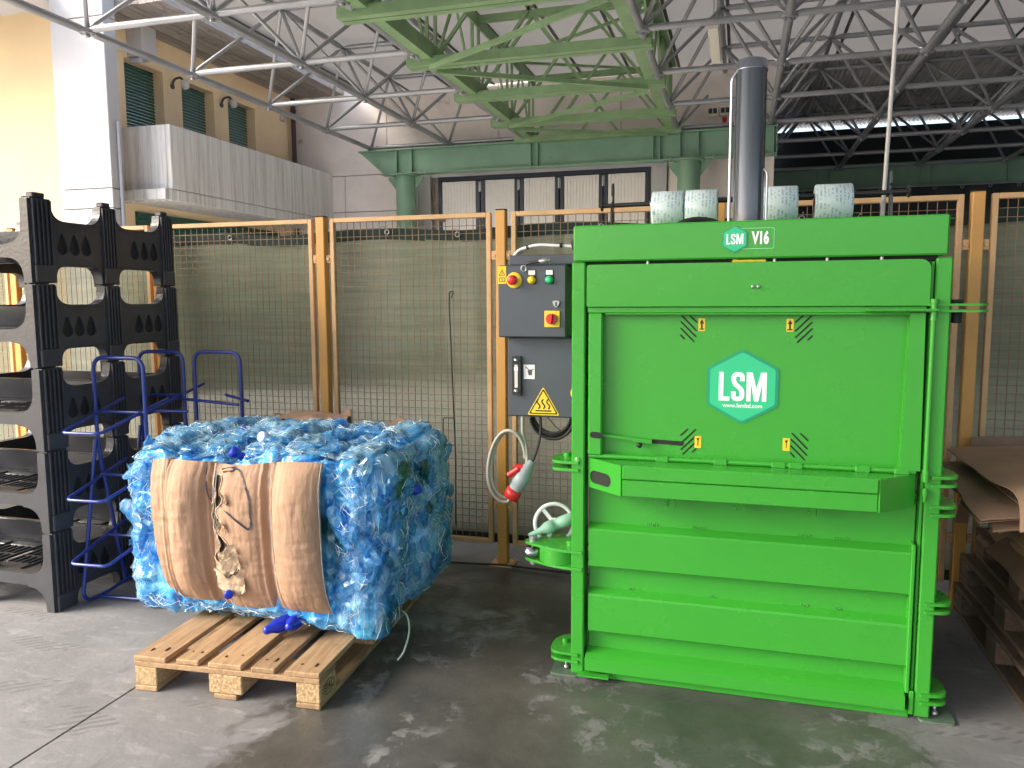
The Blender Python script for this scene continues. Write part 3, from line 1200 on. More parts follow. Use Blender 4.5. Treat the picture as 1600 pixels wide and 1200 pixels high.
gt = thing('box_truss', 'green lattice box truss crossing the canopy above the fence', 'truss', (-2.85, 11, ZB))
for x, s in ((-4.30, 1), (-1.40, -1)):
    b = MB()
    b.bar((x, 6.0, ZB - .02), (x, 16.4, ZB - .02), .16, .02)
    b.bar((x + s * .07, 6.0, ZB + .09), (x + s * .07, 16.4, ZB + .09), .02, .20)
    b.build('bottom_chord', 'truss', gt)
    b = MB()
    b.bar((x, 6.0, ZT + .02), (x, 16.4, ZT + .02), .18, .03)
    b.bar((x + s * .075, 6.0, ZT - .07), (x + s * .075, 16.4, ZT - .07), .03, .16)
    b.build('top_chord', 'truss', gt)
YN = [6.8, 8.75, 10.75, 12.7, 14.7, 16.3]
for i, y in enumerate(YN):
    b = MB()                                   # bottom cross bar, a pair of angles
    b.angle((-4.62, y - .07, ZB - .10), (-1.18, y - .07, ZB - .10), .11, .016)
    b.angle((-1.18, y + .07, ZB - .10), (-4.62, y + .07, ZB - .10), .11, .016)
    b.build('cross_bar', 'truss', gt)
    b = MB()
    b.bar((-4.3, y, ZT - .02), (-1.4, y, ZT - .02), .12, .1)
    b.build('top_bar', 'truss', gt)
    for a, c in (((-4.2, ZB + .02), (-3.3, ZT - .06)), ((-2.4, ZB - .06), (-3.3, ZT - .06)), ((-3.3, ZB - .06), (-2.4, ZT - .06)), ((-1.5, ZB + .02), (-2.4, ZT - .06))):
        b = MB()
        b.bar((a[0], y, a[1]), (c[0], y, c[1]), .045, .05, (0, 1, 0))
        b.build('frame_diagonal', 'truss', gt)
    for x in (-4.28, -1.42):
        for dy in (-.16, .16):
            b = MB()
            b.bar((x, y + dy, ZB + .02), (x, y + dy, ZT), .042, .042, (0, 1, 0))
            b.build('post', 'truss', gt)
        if i + 1 < len(YN):
            ym = (y + YN[i + 1]) / 2
            for dy0 in (y + .16, YN[i + 1] - .16):
                b = MB()
                b.bar((x, dy0, ZB + .02), (x, ym, ZT - .04), .036, .036, (1, 0, 0))
                b.build('side_diagonal', 'truss', gt)
    if i + 1 < len(YN):
        y1 = YN[i + 1]
        b = MB()
        if i % 2 == 0:
            b.angle((-4.25, y + .1, ZB - .16), (-1.45, y1 - .1, ZB - .16), .055, .010)
        else:
            b.angle((-4.25, y1 - .1, ZB - .16), (-1.45, y + .1, ZB - .16), .055, .010)
        b.build('wind_brace', 'truss', gt)
        b = MB()
        if i % 2 == 0:
            b.bar((-4.25, y + .1, ZT - .1), (-1.45, y1 - .1, ZT - .1), .06, .04)
        else:
            b.bar((-4.25, y1 - .1, ZT - .1), (-1.45, y + .1, ZT - .1), .06, .04)
        b.build('wind_brace', 'truss', gt)

rf = thing('canopy_roof', 'pale ribbed roof panels lying on the canopy frames', 'roof', (0, 12, 6.3))
ROOF_Y = -9.0  # unseen front stretch without frames, drawn this far to shade the press
x = -8.3
k = 0
while x < 8.0:
    b = MB()
    b.add([(x + .004, ROOF_Y, 6.30), (x + .996, ROOF_Y, 6.30), (x + .996, 16.98, 6.30), (x + .004, 16.98, 6.30)], [(0, 1, 2, 3)])
    b.build('roof_panel', 'roof', rf)
    b = MB()
    b.box(x - .028, x + .028, ROOF_Y, 16.98, 6.285, 6.299)
    b.build('roof_seam', 'seam', rf)
    if x > .3:
        b = MB()
        for q in range(10):
            xa = x + q * .1
            b.prism([(xa, 6.30), (xa + .02, 6.26), (xa + .07, 6.26), (xa + .0999, 6.30), (xa + .0999, 6.32), (xa, 6.32)], 'y', 17.0, 23.6)
        b.build('roof_sheet', 'roofdark', rf)
    x += 1.0
b = MB()
b.box(-8.36, -8.305, ROOF_Y, 16.98, 6.2, 6.42)
b.build('roof_trim', 'roofdark', rf)
# strip light hung in the right-hand frame
sl_ = thing('strip_light', 'long pale strip light hanging from the grey frame above the press cylinder', 'strip light', (-.41, 11.5, 5.0))
b = MB()
b.box(-.08, .08, -.78, .78, .06, .11, .01)
b.build('housing', 'lampwhite', sl_, local=True)
b = MB()
b.prism([(-.075, .058), (.075, .058), (.06, .0), (-.06, .0)], 'y', -.77, .77)
b.build('diffuser', 'lampwhite', sl_, local=True)
b = MB()
for s in (-.6, .6):
    b.cyl((0, s, .11), (0, s, 1.1), .006, seg=6)
b.build('hanger', 'galv', sl_, local=True)
# slim pale conduit from the roof down behind the press
b = MB()
b.tube([(.62, 3.98, .05), (.62, 3.98, 1.9), (.645, 3.98, 2.8), (.80, 3.98, 6.25)], .0095, 8)
b.cyl((.62, 3.98, 1.97), (.62, 3.98, 1.99), .012, seg=8)
tag(b.build('conduit', 'conduit'), 'thin white conduit rising from behind the press to the roof', 'conduit')
MT['ply'] = mat('rip_shade', (.07, .045, .03), .9, var=.3)  # near-black brown standing in for shade behind the rip
# ================================================================== fence and net
FY = 4.29
fence = thing('mesh_fence', 'orange steel mesh fence with square posts on base plates behind press and bale', 'fence', (0, FY, 0))
PX = [-6.0, -4.81, -3.625, -2.435, -1.30, -.11, 1.085, 2.27]
for x in PX:
    b = MB()
    b.box(x - .028, x + .028, FY - .028, FY + .028, .008, 2.05, .004)
    p = b.build('post', 'post', fence)
    b = MB()
    b.box(x - .07, x + .07, FY - .07, FY + .07, .001, .0078, .002)
    for sx in (-1, 1):
        for sy in (-1, 1):
            b.cyl((x + .052 * sx, FY + .052 * sy, .0078), (x + .052 * sx, FY + .052 * sy, .022), .009, seg=6)
    b.build('base_plate', 'fence', p)
    b = MB()
    b.box(x - .0285, x + .0285, FY - .0285, FY + .0285, 2.0502, 2.056, .002)
    b.build('post_cap', 'slot', p)
    for z in (.35, 1.80):
        for s in (-1, 1):
            b = MB()
            b.box(min(x + s * .0285, x + s * .058), max(x + s * .0285, x + s * .058), FY - .012, FY - .004, z - .025, z + .025, .002)
            b.cyl((x + s * .043, FY - .02, z), (x + s * .043, FY - .011, z), .011, seg=6)
            b.build('bracket', 'fence', p)
for x0, x1 in zip(PX, PX[1:]):
    a, c = x0 + .06, x1 - .06
    z0, z1, wd = .12, 2.04, .027
    b = MB()
    b.box(a, a + wd, FY - .016, FY + .016, z0, z1, .003)
    b.box(c - wd, c, FY - .016, FY + .016, z0, z1, .003)
    b.box(a + wd, c - wd, FY - .016, FY + .016, z1 - wd, z1, .003)
    b.box(a + wd, c - wd, FY - .016, FY + .016, z0, z0 + wd, .003)
    pn = b.build('panel_frame', 'fence', fence)
    b = MB()
    r = .0023
    n = round((c - a - 2 * wd) / .042)
    for i in range(1, n):
        x = a + wd + (c - a - 2 * wd) * i / n + random.uniform(-.001, .001)
        b.cyl((x, FY + .002, z0 + wd), (x + random.uniform(-.001, .001), FY + .002, z1 - wd), r, seg=4, caps=False)
    n = round((z1 - z0 - 2 * wd) / .042)
    for i in range(1, n):
        z = z0 + wd + (z1 - z0 - 2 * wd) * i / n + random.uniform(-.001, .001)
        pts = []
        m = 50
        for k in range(m + 1):          # crimped weft
            pts.append((a + wd + (c - a - 2 * wd) * k / m, FY + .002 + (.0025 if k % 2 else -.0025), z))
        b.tube(pts, r, 4, caps=False)
    b.build('wire_mesh', 'wire', pn, kind='stuff')

net = thing('shade_net', 'grey green shade net stretched along the back of the orange fence', 'shade net', (-1.5, 4.4, 0))
def netz(x):
    return 1.985 + .018 * sin(x * 5.3) - .02 * abs(sin(x * 2.65 + .4))
def netf(u, v):
    x = -6.2 + u * 9.2
    z = .145 + v * (netz(x) - .06 - .145)
    y = 4.40 + .02 * fbm((x * .9, 0, z * .5), 1.6) + .010 * fbm((x * .3, 2, z), 5.0) + .012 * sin(z * 7 + x * .6) * (x > .8)
    return (x, y, z)
b = MB()
b.grid(netf, 150, 60)
b.build('cloth', 'net', net)
b = MB()
def hem(u, v):
    x = -6.2 + u * 9.2
    return (x, 4.392 + .006 * fbm((x, 0, 0), 3), netz(x) - .068 + v * .068)
b.grid(hem, 150, 2)
b.grid(lambda u, v: (-6.2 + u * 9.2, 4.392 + .02 * fbm((u * 9, 0, 1), 3), .095 + v * .055), 150, 2)
b.build('hem', 'hem', net)
for x in [-5.4, -4.2, -3.15, -2.05, -1.60, -.75, -.55, .3, .57, 1.6, 2.1]:
    b = MB()
    z = netz(x) - .025
    b.tube([(x + .014 * cos(a), 4.385, z + .014 * sin(a)) for a in [2 * pi * i / 10 for i in range(10)]], .004, 5, closed=True)
    b.tube([(x, 4.385, z + .014), (x + .004, 4.35, z + .03), (x, 4.292, z + .02)], .0025, 4)
    b.build('eyelet', 'zinc', net)
b = MB()
b.tube(fillet([(-1.60, 4.272, 1.56), (-1.585, 4.266, 1.60), (-1.61, 4.266, 1.595), (-1.612, 4.268, 1.5), (-1.585, 4.268, .62), (-1.59, 4.268, .22)], .01), .004, 6)
b.tube(fillet([(-1.588, 4.266, .70), (-1.66, 4.266, .70), (-1.66, 4.266, .86), (-1.59, 4.266, .86)], .008), .003, 5)
tag(b.build('drop_rod', 'blackmetal'), 'long thin dark rod with hooked end hanging on the fence mesh', 'rod')
b = MB()
b.tube([(-3.2 + i * .16, 4.22 + .05 * fbm((i, 0, 0), .45), .011) for i in range(24)], .007, 6)
tag(b.build('floor_cable', 'rubber'), 'thin dark cable lying on the floor along the fence foot', 'cable')

# ================================================================== pallet under the bale
def make_pallet(name, label, group, wm, cm, loc, rz):
    """1.2 x 0.8 m block pallet; local x across (0.8), y along (1.2), front right corner of the deck at +.4, 0"""
    t = thing(name, label, 'pallet', loc, rz, group)
    rnd = random.Random(hash(label) % 999 if False else len(label))
    bw = [.145, .10, .145, .10, .145]
    gap = (.8 - sum(bw)) / 4
    x = -.4
    for wd in bw:
        b = MB()
        b.box(x, x + wd, rnd.uniform(0, .006), 1.2 - rnd.uniform(0, .006), .1225, .144, .004)
        o = b.build('deck_board', wm, t, local=True)
        for y in (.07, .6, 1.13):
            q = MB()
            for dx in (.3, .7):
                q.cyl((x + wd * dx, y + rnd.uniform(-.02, .02), .1436), (x + wd * dx, y + rnd.uniform(-.02, .02), .1446), .0045, seg=7)
            q.build('nail_head', 'stamp', o, kind='stuff', local=True)
        x += wd + gap
    for y in (0, .5275, 1.055):
        b = MB()
        b.box(-.4, .4, y + .002, y + .143, .1002, .1223, .003)
        b.build('cross_board', wm, t, local=True)
    for yi, y in enumerate((0, .5275, 1.055)):
        for x0, x1 in ((-.4, -.3), (-.0725, .0725), (.3, .4)):
            b = MB()
            b.box(x0 + .001, x1 - .001, y + .004, y + .145, .0222, .1, .004)
            b.build('block', cm, t, local=True)
    for x0, x1 in ((-.4, -.3), (-.05, .05), (.3, .4)):
        b = MB()
        b.box(x0, x1, 0, 1.2, 0.0005, .022, .004)
        b.build('bottom_board', wm, t, local=True)
    return t
pal = make_pallet('wooden_pallet', 'pale wooden pallet lying on the floor under the blue bale', None, 'wood', 'chip', (-1.887, 2.475, 0), radians(4.0))
b = MB()
for k in range(20):                                     # burnt oval stamp on the front right block
    a0, a1 = 2 * pi * k / 20, 2 * pi * (k + 1) / 20
    b.bar((.4008, .075 + .05 * cos(a0), .062 + .026 * sin(a0)), (.4008, .075 + .05 * cos(a1), .062 + .026 * sin(a1)), .003, .001, (1, 0, 0))
V, F = text_mesh('EPAL', .042, .8, .0006, Matrix.Translation((.4010, .075, .062)) @ Matrix.Rotation(pi / 2, 4, 'Z'))
b.add(V, F)
b.build('stamp', 'stamp', pal, local=True)

# ================================================================== the bale
bale = thing('bale', 'pressed bale of blue plastic bottles and film faced with bulging brown cardboard', 'bale', (-1.97, 3.2, .144))
BX0, BX1, BY0, BY1, BZ0, BZ1 = -2.61, -1.395, 2.80, 3.66, .165, .915
STR = [-2.36, -2.10, -1.83, -1.58]
def ridged(p, f):
    return 1 - abs(noise.noise(Vector(p) * f)) * 2
def bale_pt(p):
    """p on unit cube -> displaced point on the bale"""
    c = Vector(p)
    n4 = (abs(c.x) ** 8 + abs(c.y) ** 8 + abs(c.z) ** 8) ** (1 / 8)
    q = c / n4
    x = (BX0 + BX1) / 2 + q.x * (BX1 - BX0) / 2
    y = (BY0 + BY1) / 2 + q.y * (BY1 - BY0) / 2
    z = (BZ0 + BZ1) / 2 + q.z * (BZ1 - BZ0) / 2
    P = Vector((x, y, z))
    nrm = Vector((q.x ** 5, q.y ** 5, q.z ** 5))
    nrm = nrm.normalized() if nrm.length > 0 else Vector((0, 0, 1))
    wv = Vector((P.x + .03 * noise.noise(P * 9), P.y, P.z + .03 * noise.noise(P * 8 + Vector((5, 5, 5)))))
    d = .042 * noise.noise(P * 3.1) + .024 * (ridged(wv + Vector((3, 1, 7)), 6) - .5) + .014 * (ridged(wv, 14) - .5) + .009 * ridged(wv + Vector((9, 2, 4)), 27)
    # vertical lobes on the right end, squeezed by straps
    if nrm.x > .4:
        d += .035 * sin((y - 2.8) * 15 + .8 * sin(z * 6)) * nrm.x
        d += .022 * nrm.x * (1 - ((z - .5) / .42) ** 2)
    if nrm.x < -.4:
        d += .02 * (1 - ((z - .52) / .42) ** 2)
    for s in STR:
        d -= .030 * math.exp(-((x - s) / .022) ** 2) * (1 - abs(nrm.x))
    # rear of the top sinks towards the left
    if nrm.z > .4:
        d += .02 * sin(x * 9 + y * 4) - .03 * max(0, (y - 3.2)) + .05 * max(0, x + 1.75)
    P = P + nrm * d
    # bottom tucks in at the left front and hangs down at the right front corner
    if P.z < .33 and P.x > -1.62 and P.y < 3.0:
        P.z -= .07 * max(0, .33 - P.z) / .17 * min(1, (P.x + 1.62) / .15)
    P.z = max(P.z, .147)
    if P.y < 2.80 and -2.47 < P.x < -1.60 and .22 < P.z < .90:      # pressed flat behind the cardboard
        P.y = 2.80
    return P
b = MB()
NG = 120
for ax in range(3):
    for sgn in (-1, 1):
        o1, o2 = [a for a in range(3) if a != ax]
        def f(u, v, ax=ax, sgn=sgn, o1=o1, o2=o2):
            c = [0, 0, 0]
            c[ax], c[o1], c[o2] = sgn, u * 2 - 1, v * 2 - 1
            return bale_pt(c)
        b.grid(f, NG, NG)
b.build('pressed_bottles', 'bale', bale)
# loose crumpled film on every face of the bale
rnd = random.Random(11)
def surf(rnd, weights=(3, .2, 2.4, 1.2, 3.0)):
    face = rnd.choices(('front', 'back', 'right', 'left', 'top'), weights)[0]
    u, v = rnd.uniform(-1, 1), rnd.uniform(-1, 1)
    c = {'front': (u, -1, v), 'back': (u, 1, v), 'right': (1, u, v), 'left': (-1, u, v), 'top': (u, v, 1)}[face]
    n = {'front': (0, -1, 0), 'back': (0, 1, 0), 'right': (1, 0, 0), 'left': (-1, 0, 0), 'top': (0, 0, 1)}[face]
    return bale_pt(c), Vector(n)
def flake(b, P, N, size, rnd, tilt=.55, k=4):
    n = (N + Vector((rnd.uniform(-tilt, tilt), rnd.uniform(-tilt, tilt), rnd.uniform(-tilt, tilt)))).normalized()
    a = n.orthogonal().normalized()
    a = Matrix.Rotation(rnd.uniform(0, 6.3), 3, n) @ a
    c = n.cross(a)
    sx, sy = size * rnd.uniform(.6, 1.5), size * rnd.uniform(.5, 1.0)
    sd = rnd.uniform(0, 90)
    bend = rnd.uniform(-.6, .6)
    def f(u, v):
        uu, vv = u - .5, v - .5
        h = size * (.34 * noise.noise(Vector((u * 3.1 + sd, v * 3.1, sd))) + bend * (uu * uu + vv * vv * .5))
        jx = .12 * noise.noise(Vector((u * 4, v * 4 + sd, 3)))
        return P + a * (sx * (uu + jx)) + c * (sy * (vv + jx * .7)) + n * (h + .004)
    b.grid(f, k, k, smooth=False)
fa, fb, fg = MB(), MB(), MB()
for i in range(800):
    P, N = surf(rnd)
    if N.y < -.5 and -2.40 < P.x < -1.60 and .27 < P.z < .86:
        continue
    if P.z < .19:
        continue
    s = rnd.uniform(.02, .06)
    g = fa if rnd.random() < .55 else fb
    if N.x > .5 and rnd.random() < .10:
        g = fg
    flake(g, P, N, s, rnd)
# long crinkled sheets of film lying over the bottles
def film_sheet(b, rnd, L, Wd):
    face = rnd.choices(('front', 'right', 'left', 'top'), (3, 2.6, 1.3, 3.4))[0]
    u0, v0 = rnd.uniform(-1, 1), rnd.uniform(-1, 1)
    th = rnd.gauss(0 if face == 'top' else pi / 2, .6)
    HX, HY, HZ = (BX1 - BX0) / 2, (BY1 - BY0) / 2, (BZ1 - BZ0) / 2
    su, sv = {'front': (HX, HZ), 'right': (HY, HZ), 'left': (HY, HZ), 'top': (HX, HY)}[face]
    sd = rnd.uniform(0, 99)
    N = Vector({'front': (0, -1, 0), 'right': (1, 0, 0), 'left': (-1, 0, 0), 'top': (0, 0, 1)}[face])
    lift = rnd.uniform(.002, .016)
    ok = [True]
    def f(u, v):
        a, c = (u - .5) * L, (v - .5) * Wd
        c += .25 * Wd * noise.noise(Vector((u * 2, sd, 1)))
        du, dv = (a * cos(th) - c * sin(th)) / su, (a * sin(th) + c * cos(th)) / sv
        uu, vv = u0 + du, v0 + dv
        cc = {'front': (uu, -1, vv), 'right': (1, uu, vv), 'left': (-1, uu, vv), 'top': (uu, vv, 1)}[face]
        m = max(1, abs(cc[0]), abs(cc[1]), abs(cc[2]))
        P = bale_pt([q / 1 if abs(q) <= 1 else (1 if q > 0 else -1) for q in cc])
        h = .012 * (1 - 2 * abs(noise.noise(Vector((u * 1.6, v * 6 + .8 * noise.noise(Vector((u * 4, v * 3, sd))), sd))))) + .005 * (1 - 2 * abs(noise.noise(Vector((u * 4, v * 15, sd + 5)))))
        if face == 'front' and -2.42 < P.x < -1.585 and .26 < P.z < .87:
            ok[0] = False
        if P.z < .16:
            ok[0] = False
        return P + N * (lift + h)
    tmp = MB()
    tmp.grid(f, max(6, int(L / .014)), max(4, int(Wd / .012)), smooth=rnd.random() < .6)
    if ok[0]:
        b.add(tmp.V, tmp.F)
        b.S[-len(tmp.S):] = tmp.S
fs_ = MB()
for i in range(520):
    film_sheet(fs_, rnd, rnd.uniform(.12, .38), rnd.uniform(.06, .17))
fs_.build('crinkled_film', 'clear', bale, kind='stuff')
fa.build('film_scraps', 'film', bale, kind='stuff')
fb.build('clear_film_scraps', 'clear', bale, kind='stuff')
fg.build('green_bottle_scraps', 'greenpet', bale, kind='stuff')
# sharp fold lines of the film, their bright glints painted white
fc = MB()
for i in range(2300):
    face = rnd.choices(('front', 'right', 'left', 'top'), (2.6, 2.2, 1.4, 3.4))[0]
    u0, v0 = rnd.uniform(-1, 1), rnd.uniform(-1, 1)
    th = rnd.uniform(0, pi) if face == 'top' else rnd.gauss(pi / 2, .75)
    L = rnd.uniform(.02, .11) * (1.5 if rnd.random() < .15 else 1)
    k = rnd.uniform(-9, 9)
    N = Vector({'front': (0, -1, 0), 'right': (1, 0, 0), 'left': (-1, 0, 0), 'top': (0, 0, 1)}[face])
    pts = []
    lift = rnd.uniform(.012, .032)
    for j in range(8):
        t = (j / 7 - .5) * L
        a = th + k * t
        uu, vv = u0 + t * cos(a) / .5, v0 + t * sin(a) / .4
        cc = {'front': (uu, -1, vv), 'right': (1, uu, vv), 'left': (-1, uu, vv), 'top': (uu, vv, 1)}[face]
        P = bale_pt([max(-1, min(1, q)) for q in cc])
        pts.append(P + N * (lift + .005 * noise.noise(Vector((j * .9, i, 0)))))
    q = pts[3]
    if face == 'front' and -2.44 < q.x < -1.565 and .24 < q.z < .88 or q.z < .18:
        continue
    w0 = rnd.uniform(.0006, .0017)
    fc.tube(pts, [w0 * (.15 + sin(pi * j / 7)) for j in range(8)], 3, caps=False)
fc.build('film_crease_glints', 'crease', bale, kind='stuff')
# crushed bottles pressed into the sides
def crushed(b, P, N, rnd, L, R):
    d = N.orthogonal().normalized()
    d = Matrix.Rotation(rnd.uniform(0, 6.3), 3, N) @ d
    d = (d + N * rnd.uniform(-.25, .25)).normalized()
    e = N.cross(d).normalized()
    nn = d.cross(e)
    sd = rnd.uniform(0, 50)
    seg, rings = 10, 9
    V = []
    for i in range(rings):
        t = i / (rings - 1)
        r = R * (1 if .08 < t < .7 else (.55 if t <= .08 else max(.3, 1 - (t - .7) * 2.6)))
        r *= 1 + .10 * (i % 2)
        for k in range(seg):
            a = 2 * pi * k / seg
            w_ = .42 + .22 * noise.noise(Vector((t * 5 + sd, k * .7, 0)))
            V.append(P + d * (L * (t - .5)) + e * (cos(a) * r) + nn * (sin(a) * r * w_ + .01))
    F = [(i * seg + k, i * seg + (k + 1) % seg, (i + 1) * seg + (k + 1) % seg, (i + 1) * seg + k) for i in range(rings - 1) for k in range(seg)]
    F += [tuple(range(seg)), tuple(range((rings - 1) * seg, rings * seg))]
    b.add(V, F, False)
ca, cg = MB(), MB()
for i in range(300):
    P, N = surf(rnd, (1.5, .1, 3, 1.3, 2.2))
    if N.y < -.5 and -2.46 < P.x < -1.58 and .22 < P.z < .93:
        continue
    if P.z < .3 or N.x < -.5 and rnd.random() < .6 or P.z > .86 and (P.x > -1.62 or P.y > 3.5):
        continue
    crushed(cg if (N.x > .5 and rnd.random() < .12) else ca, P, N, rnd, rnd.uniform(.12, .2), rnd.uniform(.025, .038))
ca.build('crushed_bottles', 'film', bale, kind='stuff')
cg.build('crushed_bottles', 'greenpet', bale, kind='stuff')
# screw caps and necks showing through
for P, d, m, s in [((-2.035, 2.82, .90), (-.6, -.5, .5), 'capblue', 1.3), ((-1.965, 2.93, .955), (-.2, -.9, .3), 'capwhite', 1.3), ((-1.90, 2.98, .945), (.5, -.6, .5), 'capwhite', 1.2),
                   ((-1.94, 3.14, .945), (.2, -.4, .9), 'capgreen', 1.1), ((-1.335, 3.07, .73), (.8, -.5, .3), 'capblue', 1.3),
                   ((-2.02, 2.705, .33), (.5, -.8, .1), 'capblue', 1.0), ((-2.3, 3.25, .915), (.1, -.5, .9), 'capblue', 1)]:
    b = MB()
    d = Vector(d).normalized()
    b.lathe([(-.03, .014 * s), (0, .014 * s), (.001, .019 * s), (.022 * s, .018 * s), (.024 * s, .012 * s), (.024 * s, 0)], P, d, 14)
    b.build('bottle_cap', m, bale)
for P, d in [((-1.83, 2.76, .19), (-.5, -.85, -.1)), ((-1.76, 2.77, .205), (.2, -.95, .1))]:
    b = MB()
    b.lathe([(-.09, .03), (-.03, .032), (.01, .03), (.03, .02), (.05, .018), (.06, .014), (.062, 0)], P, d, 14)
    b.build('bottle_neck', 'capblue', bale)
# cardboard face: three bulges between the straps
CX0, CX1, CZ0, CZ1 = -2.44, -1.60, .245, .89
CS = [-2.335, -2.125, -1.845]
def card(u, v, lift=0):
    x = CX0 + u * (CX1 - CX0)
    x += .05 * (1 - v) ** 2.2 * (1 - u) ** 1.5            # lower left corner pulled in
    z = CZ0 + v * (CZ1 - CZ0) - .03 * (1 - u) * v + .01 * sin(u * 9)
    y = 2.745
    for a, c, am in ((-2.335, -2.15, .07), (-2.10, -1.865, .04), (-1.825, CX1 + .005, .07)):
        if a < x < c:
            t = (x - a) / (c - a)
            y -= am * (4 * t * (1 - t)) ** .65 * (1 - .55 * (2 * v - 1) ** 4)
            if am > .05:                                  # fine cross wrinkles on the rolled bulges
                y += .0016 * sin(z * 190 + 3 * noise.noise(Vector((x * 9, z * 3, 2)))) * max(0, noise.noise(Vector((x * 6, z * 2.4, 8))) + .1) * 4 * t * (1 - t)
    if x < -2.335:
        y += .10 * (-2.335 - x)
    y += .035 * (2 * v - 1) ** 4 + .035 * (1 - v) ** 3
    k = .5 + .5 * fbm((x, 0, z), 4)
    y += .006 * fbm((x * 2.2, 0, z * .7), 12, 3) * k + .003 * fbm((x * .5, 5, z * 2), 22)
    # vertical crush folds beside each strap
    for s in CS:
        q = x - s
        y += .0060 * sin(q * 230 + s * 60 + z * 3) * math.exp(-(q / .04) ** 2)
        y += .010 * math.exp(-(q / .012) ** 2) - .008 * math.exp(-((q - .022) / .01) ** 2) - .007 * math.exp(-((q + .022) / .012) ** 2)
    return Vector((x, y - lift, z))
def tear(v):
    """centre line of the rip in u"""
    return .405 + .035 * (1 - v) + .018 * sin(v * 17) + .012 * sin(v * 41 + 1)
def torn(u, v):
    c = tear(v)
    wd = .012 + .014 * abs(sin(v * 23))
    if .20 < v < .46:
        wd += .046 * sin((v - .20) / .26 * pi)
    if v < .16:
        wd = 0
    return abs(u - c - wd * .6) < wd and v < .93
b = MB()
b.grid(card, 150, 84, skip=torn)
b.grid(lambda u, v: card(u, v, -.007), 150, 84, skip=torn)
cs = b.build('cardboard_sheet', 'card', bale)
b = MB()                                                # ragged inner ply curled out of the rip
for v0, s, hgt in ((.42, .06, .05), (.35, .075, .06), (.22, .09, .05), (.60, .03, .02), (.80, .025, .015)):
    base = card(tear(v0) + .05, v0)
    def fl(u, v, s=s, hgt=hgt, base=base, v0=v0):
        return base + Vector(((u - .35) * s * 1.5, -.012 - hgt * .4 * v * v - .012 * fbm((u * 4, v * 4, v0 * 30), 1.4), (v - .5) * s + .02 * sin(u * 5 + v0 * 9) - .012 * noise.noise(Vector((u * 8, v * 2, v0 * 7)))))
    b = MB()
    b.grid(fl, 9, 7)
    b.build('torn_flap', 'cardtorn', cs)
b = MB()
for side in (0, 1):
    pts = []
    for i in range(61):
        v = .17 + .76 * i / 60
        wd = .012 + .014 * abs(sin(v * 23)) + (.046 * sin((v - .2) / .26 * pi) if .2 < v < .46 else 0)
        pts.append(card(tear(v) + wd * .6 + (wd if side else -wd) * 1.1, v, .002 + .002 * fbm((v * 40, side, 0), 1)))
    b.tube(pts, [.003 + .0022 * noise.noise(Vector((i * .7, side, 0))) for i in range(61)], 5)
b.build('torn_edge', 'cardtorn', cs)
b = MB()
def stroke(pts, wd):
    P = fillet([(a, c, 0) for a, c in pts], .2, 8)
    Q = [card(p.x, p.y, .0022) for p in P]
    for p, q in zip(Q, Q[1:]):
        d = (q - p).normalized()
        s = d.cross(Vector((0, -1, 0))).normalized() * wd
        b.add([p - s - d * wd * .3, p + s - d * wd * .3, q + s + d * wd * .3, q - s + d * wd * .3], [(0, 1, 2, 3)])
stroke([(.50, .985), (.56, .97), (.63, .80), (.63, .60), (.615, .585), (.55, .66), (.455, .74)], .0045)
b.build('marker_scribble', 'marker', cs)
b = MB()
stroke([(.45, .97), (.53, .99), (.52, .965), (.46, .955)], .004)
b.build('marker_scribble', 'marker', cs)
b = MB()
stroke([(.345, .965), (.36, .80), (.385, .68), (.40, .82), (.405, .95)], .003)
b.build('marker_scribble', 'marker', cs)
# cardboard on the far side, its corners sticking up above the top
b = MB()
b.prism([(-2.04, .70), (-2.02, .92), (-1.955, .985), (-1.93, .985), (-1.92, .70)], 'y', 3.64, 3.647)
b.prism([(-1.72, .70), (-1.72, .915), (-1.665, .955), (-1.62, .93), (-1.60, .70)], 'y', 3.66, 3.667)
b.prism([(-2.35, .60), (-2.35, .88), (-2.25, .93), (-2.15, .91), (-1.95, .90), (-1.85, .915), (-1.72, .90), (-1.5, .89), (-1.5, .6)], 'y', 3.70, 3.706)
b.build('cardboard_sheet', 'carddark', bale, label='rear cardboard sheet with corners poking above the bale')
b = MB()
def topcard(u, v):
    x = -2.38 + u * .45
    return (x, 3.46 + v * .2, .925 + .02 * v + .02 * fbm((x, v, 0), 7) + .02 * sin(u * 3))
b.grid(topcard, 20, 8)
b.build('cardboard_scrap', 'carddark', bale)
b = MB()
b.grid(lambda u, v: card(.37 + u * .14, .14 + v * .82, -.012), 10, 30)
b.build('rip_shade_sheet', 'ply', cs)  # dark sheet paints the shade seen through the rip
# straps round the bale
for i, s in enumerate(STR):
    for dx in (0, .012):
        b = MB()
        pts = []
        xb = s + dx
        for k in range(14):
            t = k / 13
            v = 1.0 - t
            u = (xb - CX0) / (CX1 - CX0)
            uu = min(.998, max(.002, u))
            pts.append(card(uu, v, .006) + Vector((.03 * t * (1 if i == 0 else .4), 0, 0)))
        top = [bale_pt(((xb - (BX0 + BX1) / 2) / ((BX1 - BX0) / 2), -1 + 2 * k / 12, 1)) + Vector((0, 0, .014)) for k in range(13)]
        b.tube(list(reversed(top)) + pts, .0016, 5)
        b.build('strap', 'strap', bale)
b = MB()
b.tube(fillet([(-1.40, 3.03, .20), (-1.345, 3.0, .20), (-1.325, 2.98, .13), (-1.335, 2.93, .055), (-1.355, 2.91, .03)], .05, 6), .0045, 6)
b.build('strap_tail', 'strapgreen', bale)
MT['palegreen'] = mat('pale_green_nut', (.28, .52, .40), .35)
MT['footplate'] = mat('dusty_green_plate', (.10, .16, .11), .6, var=.3, vscale=9)
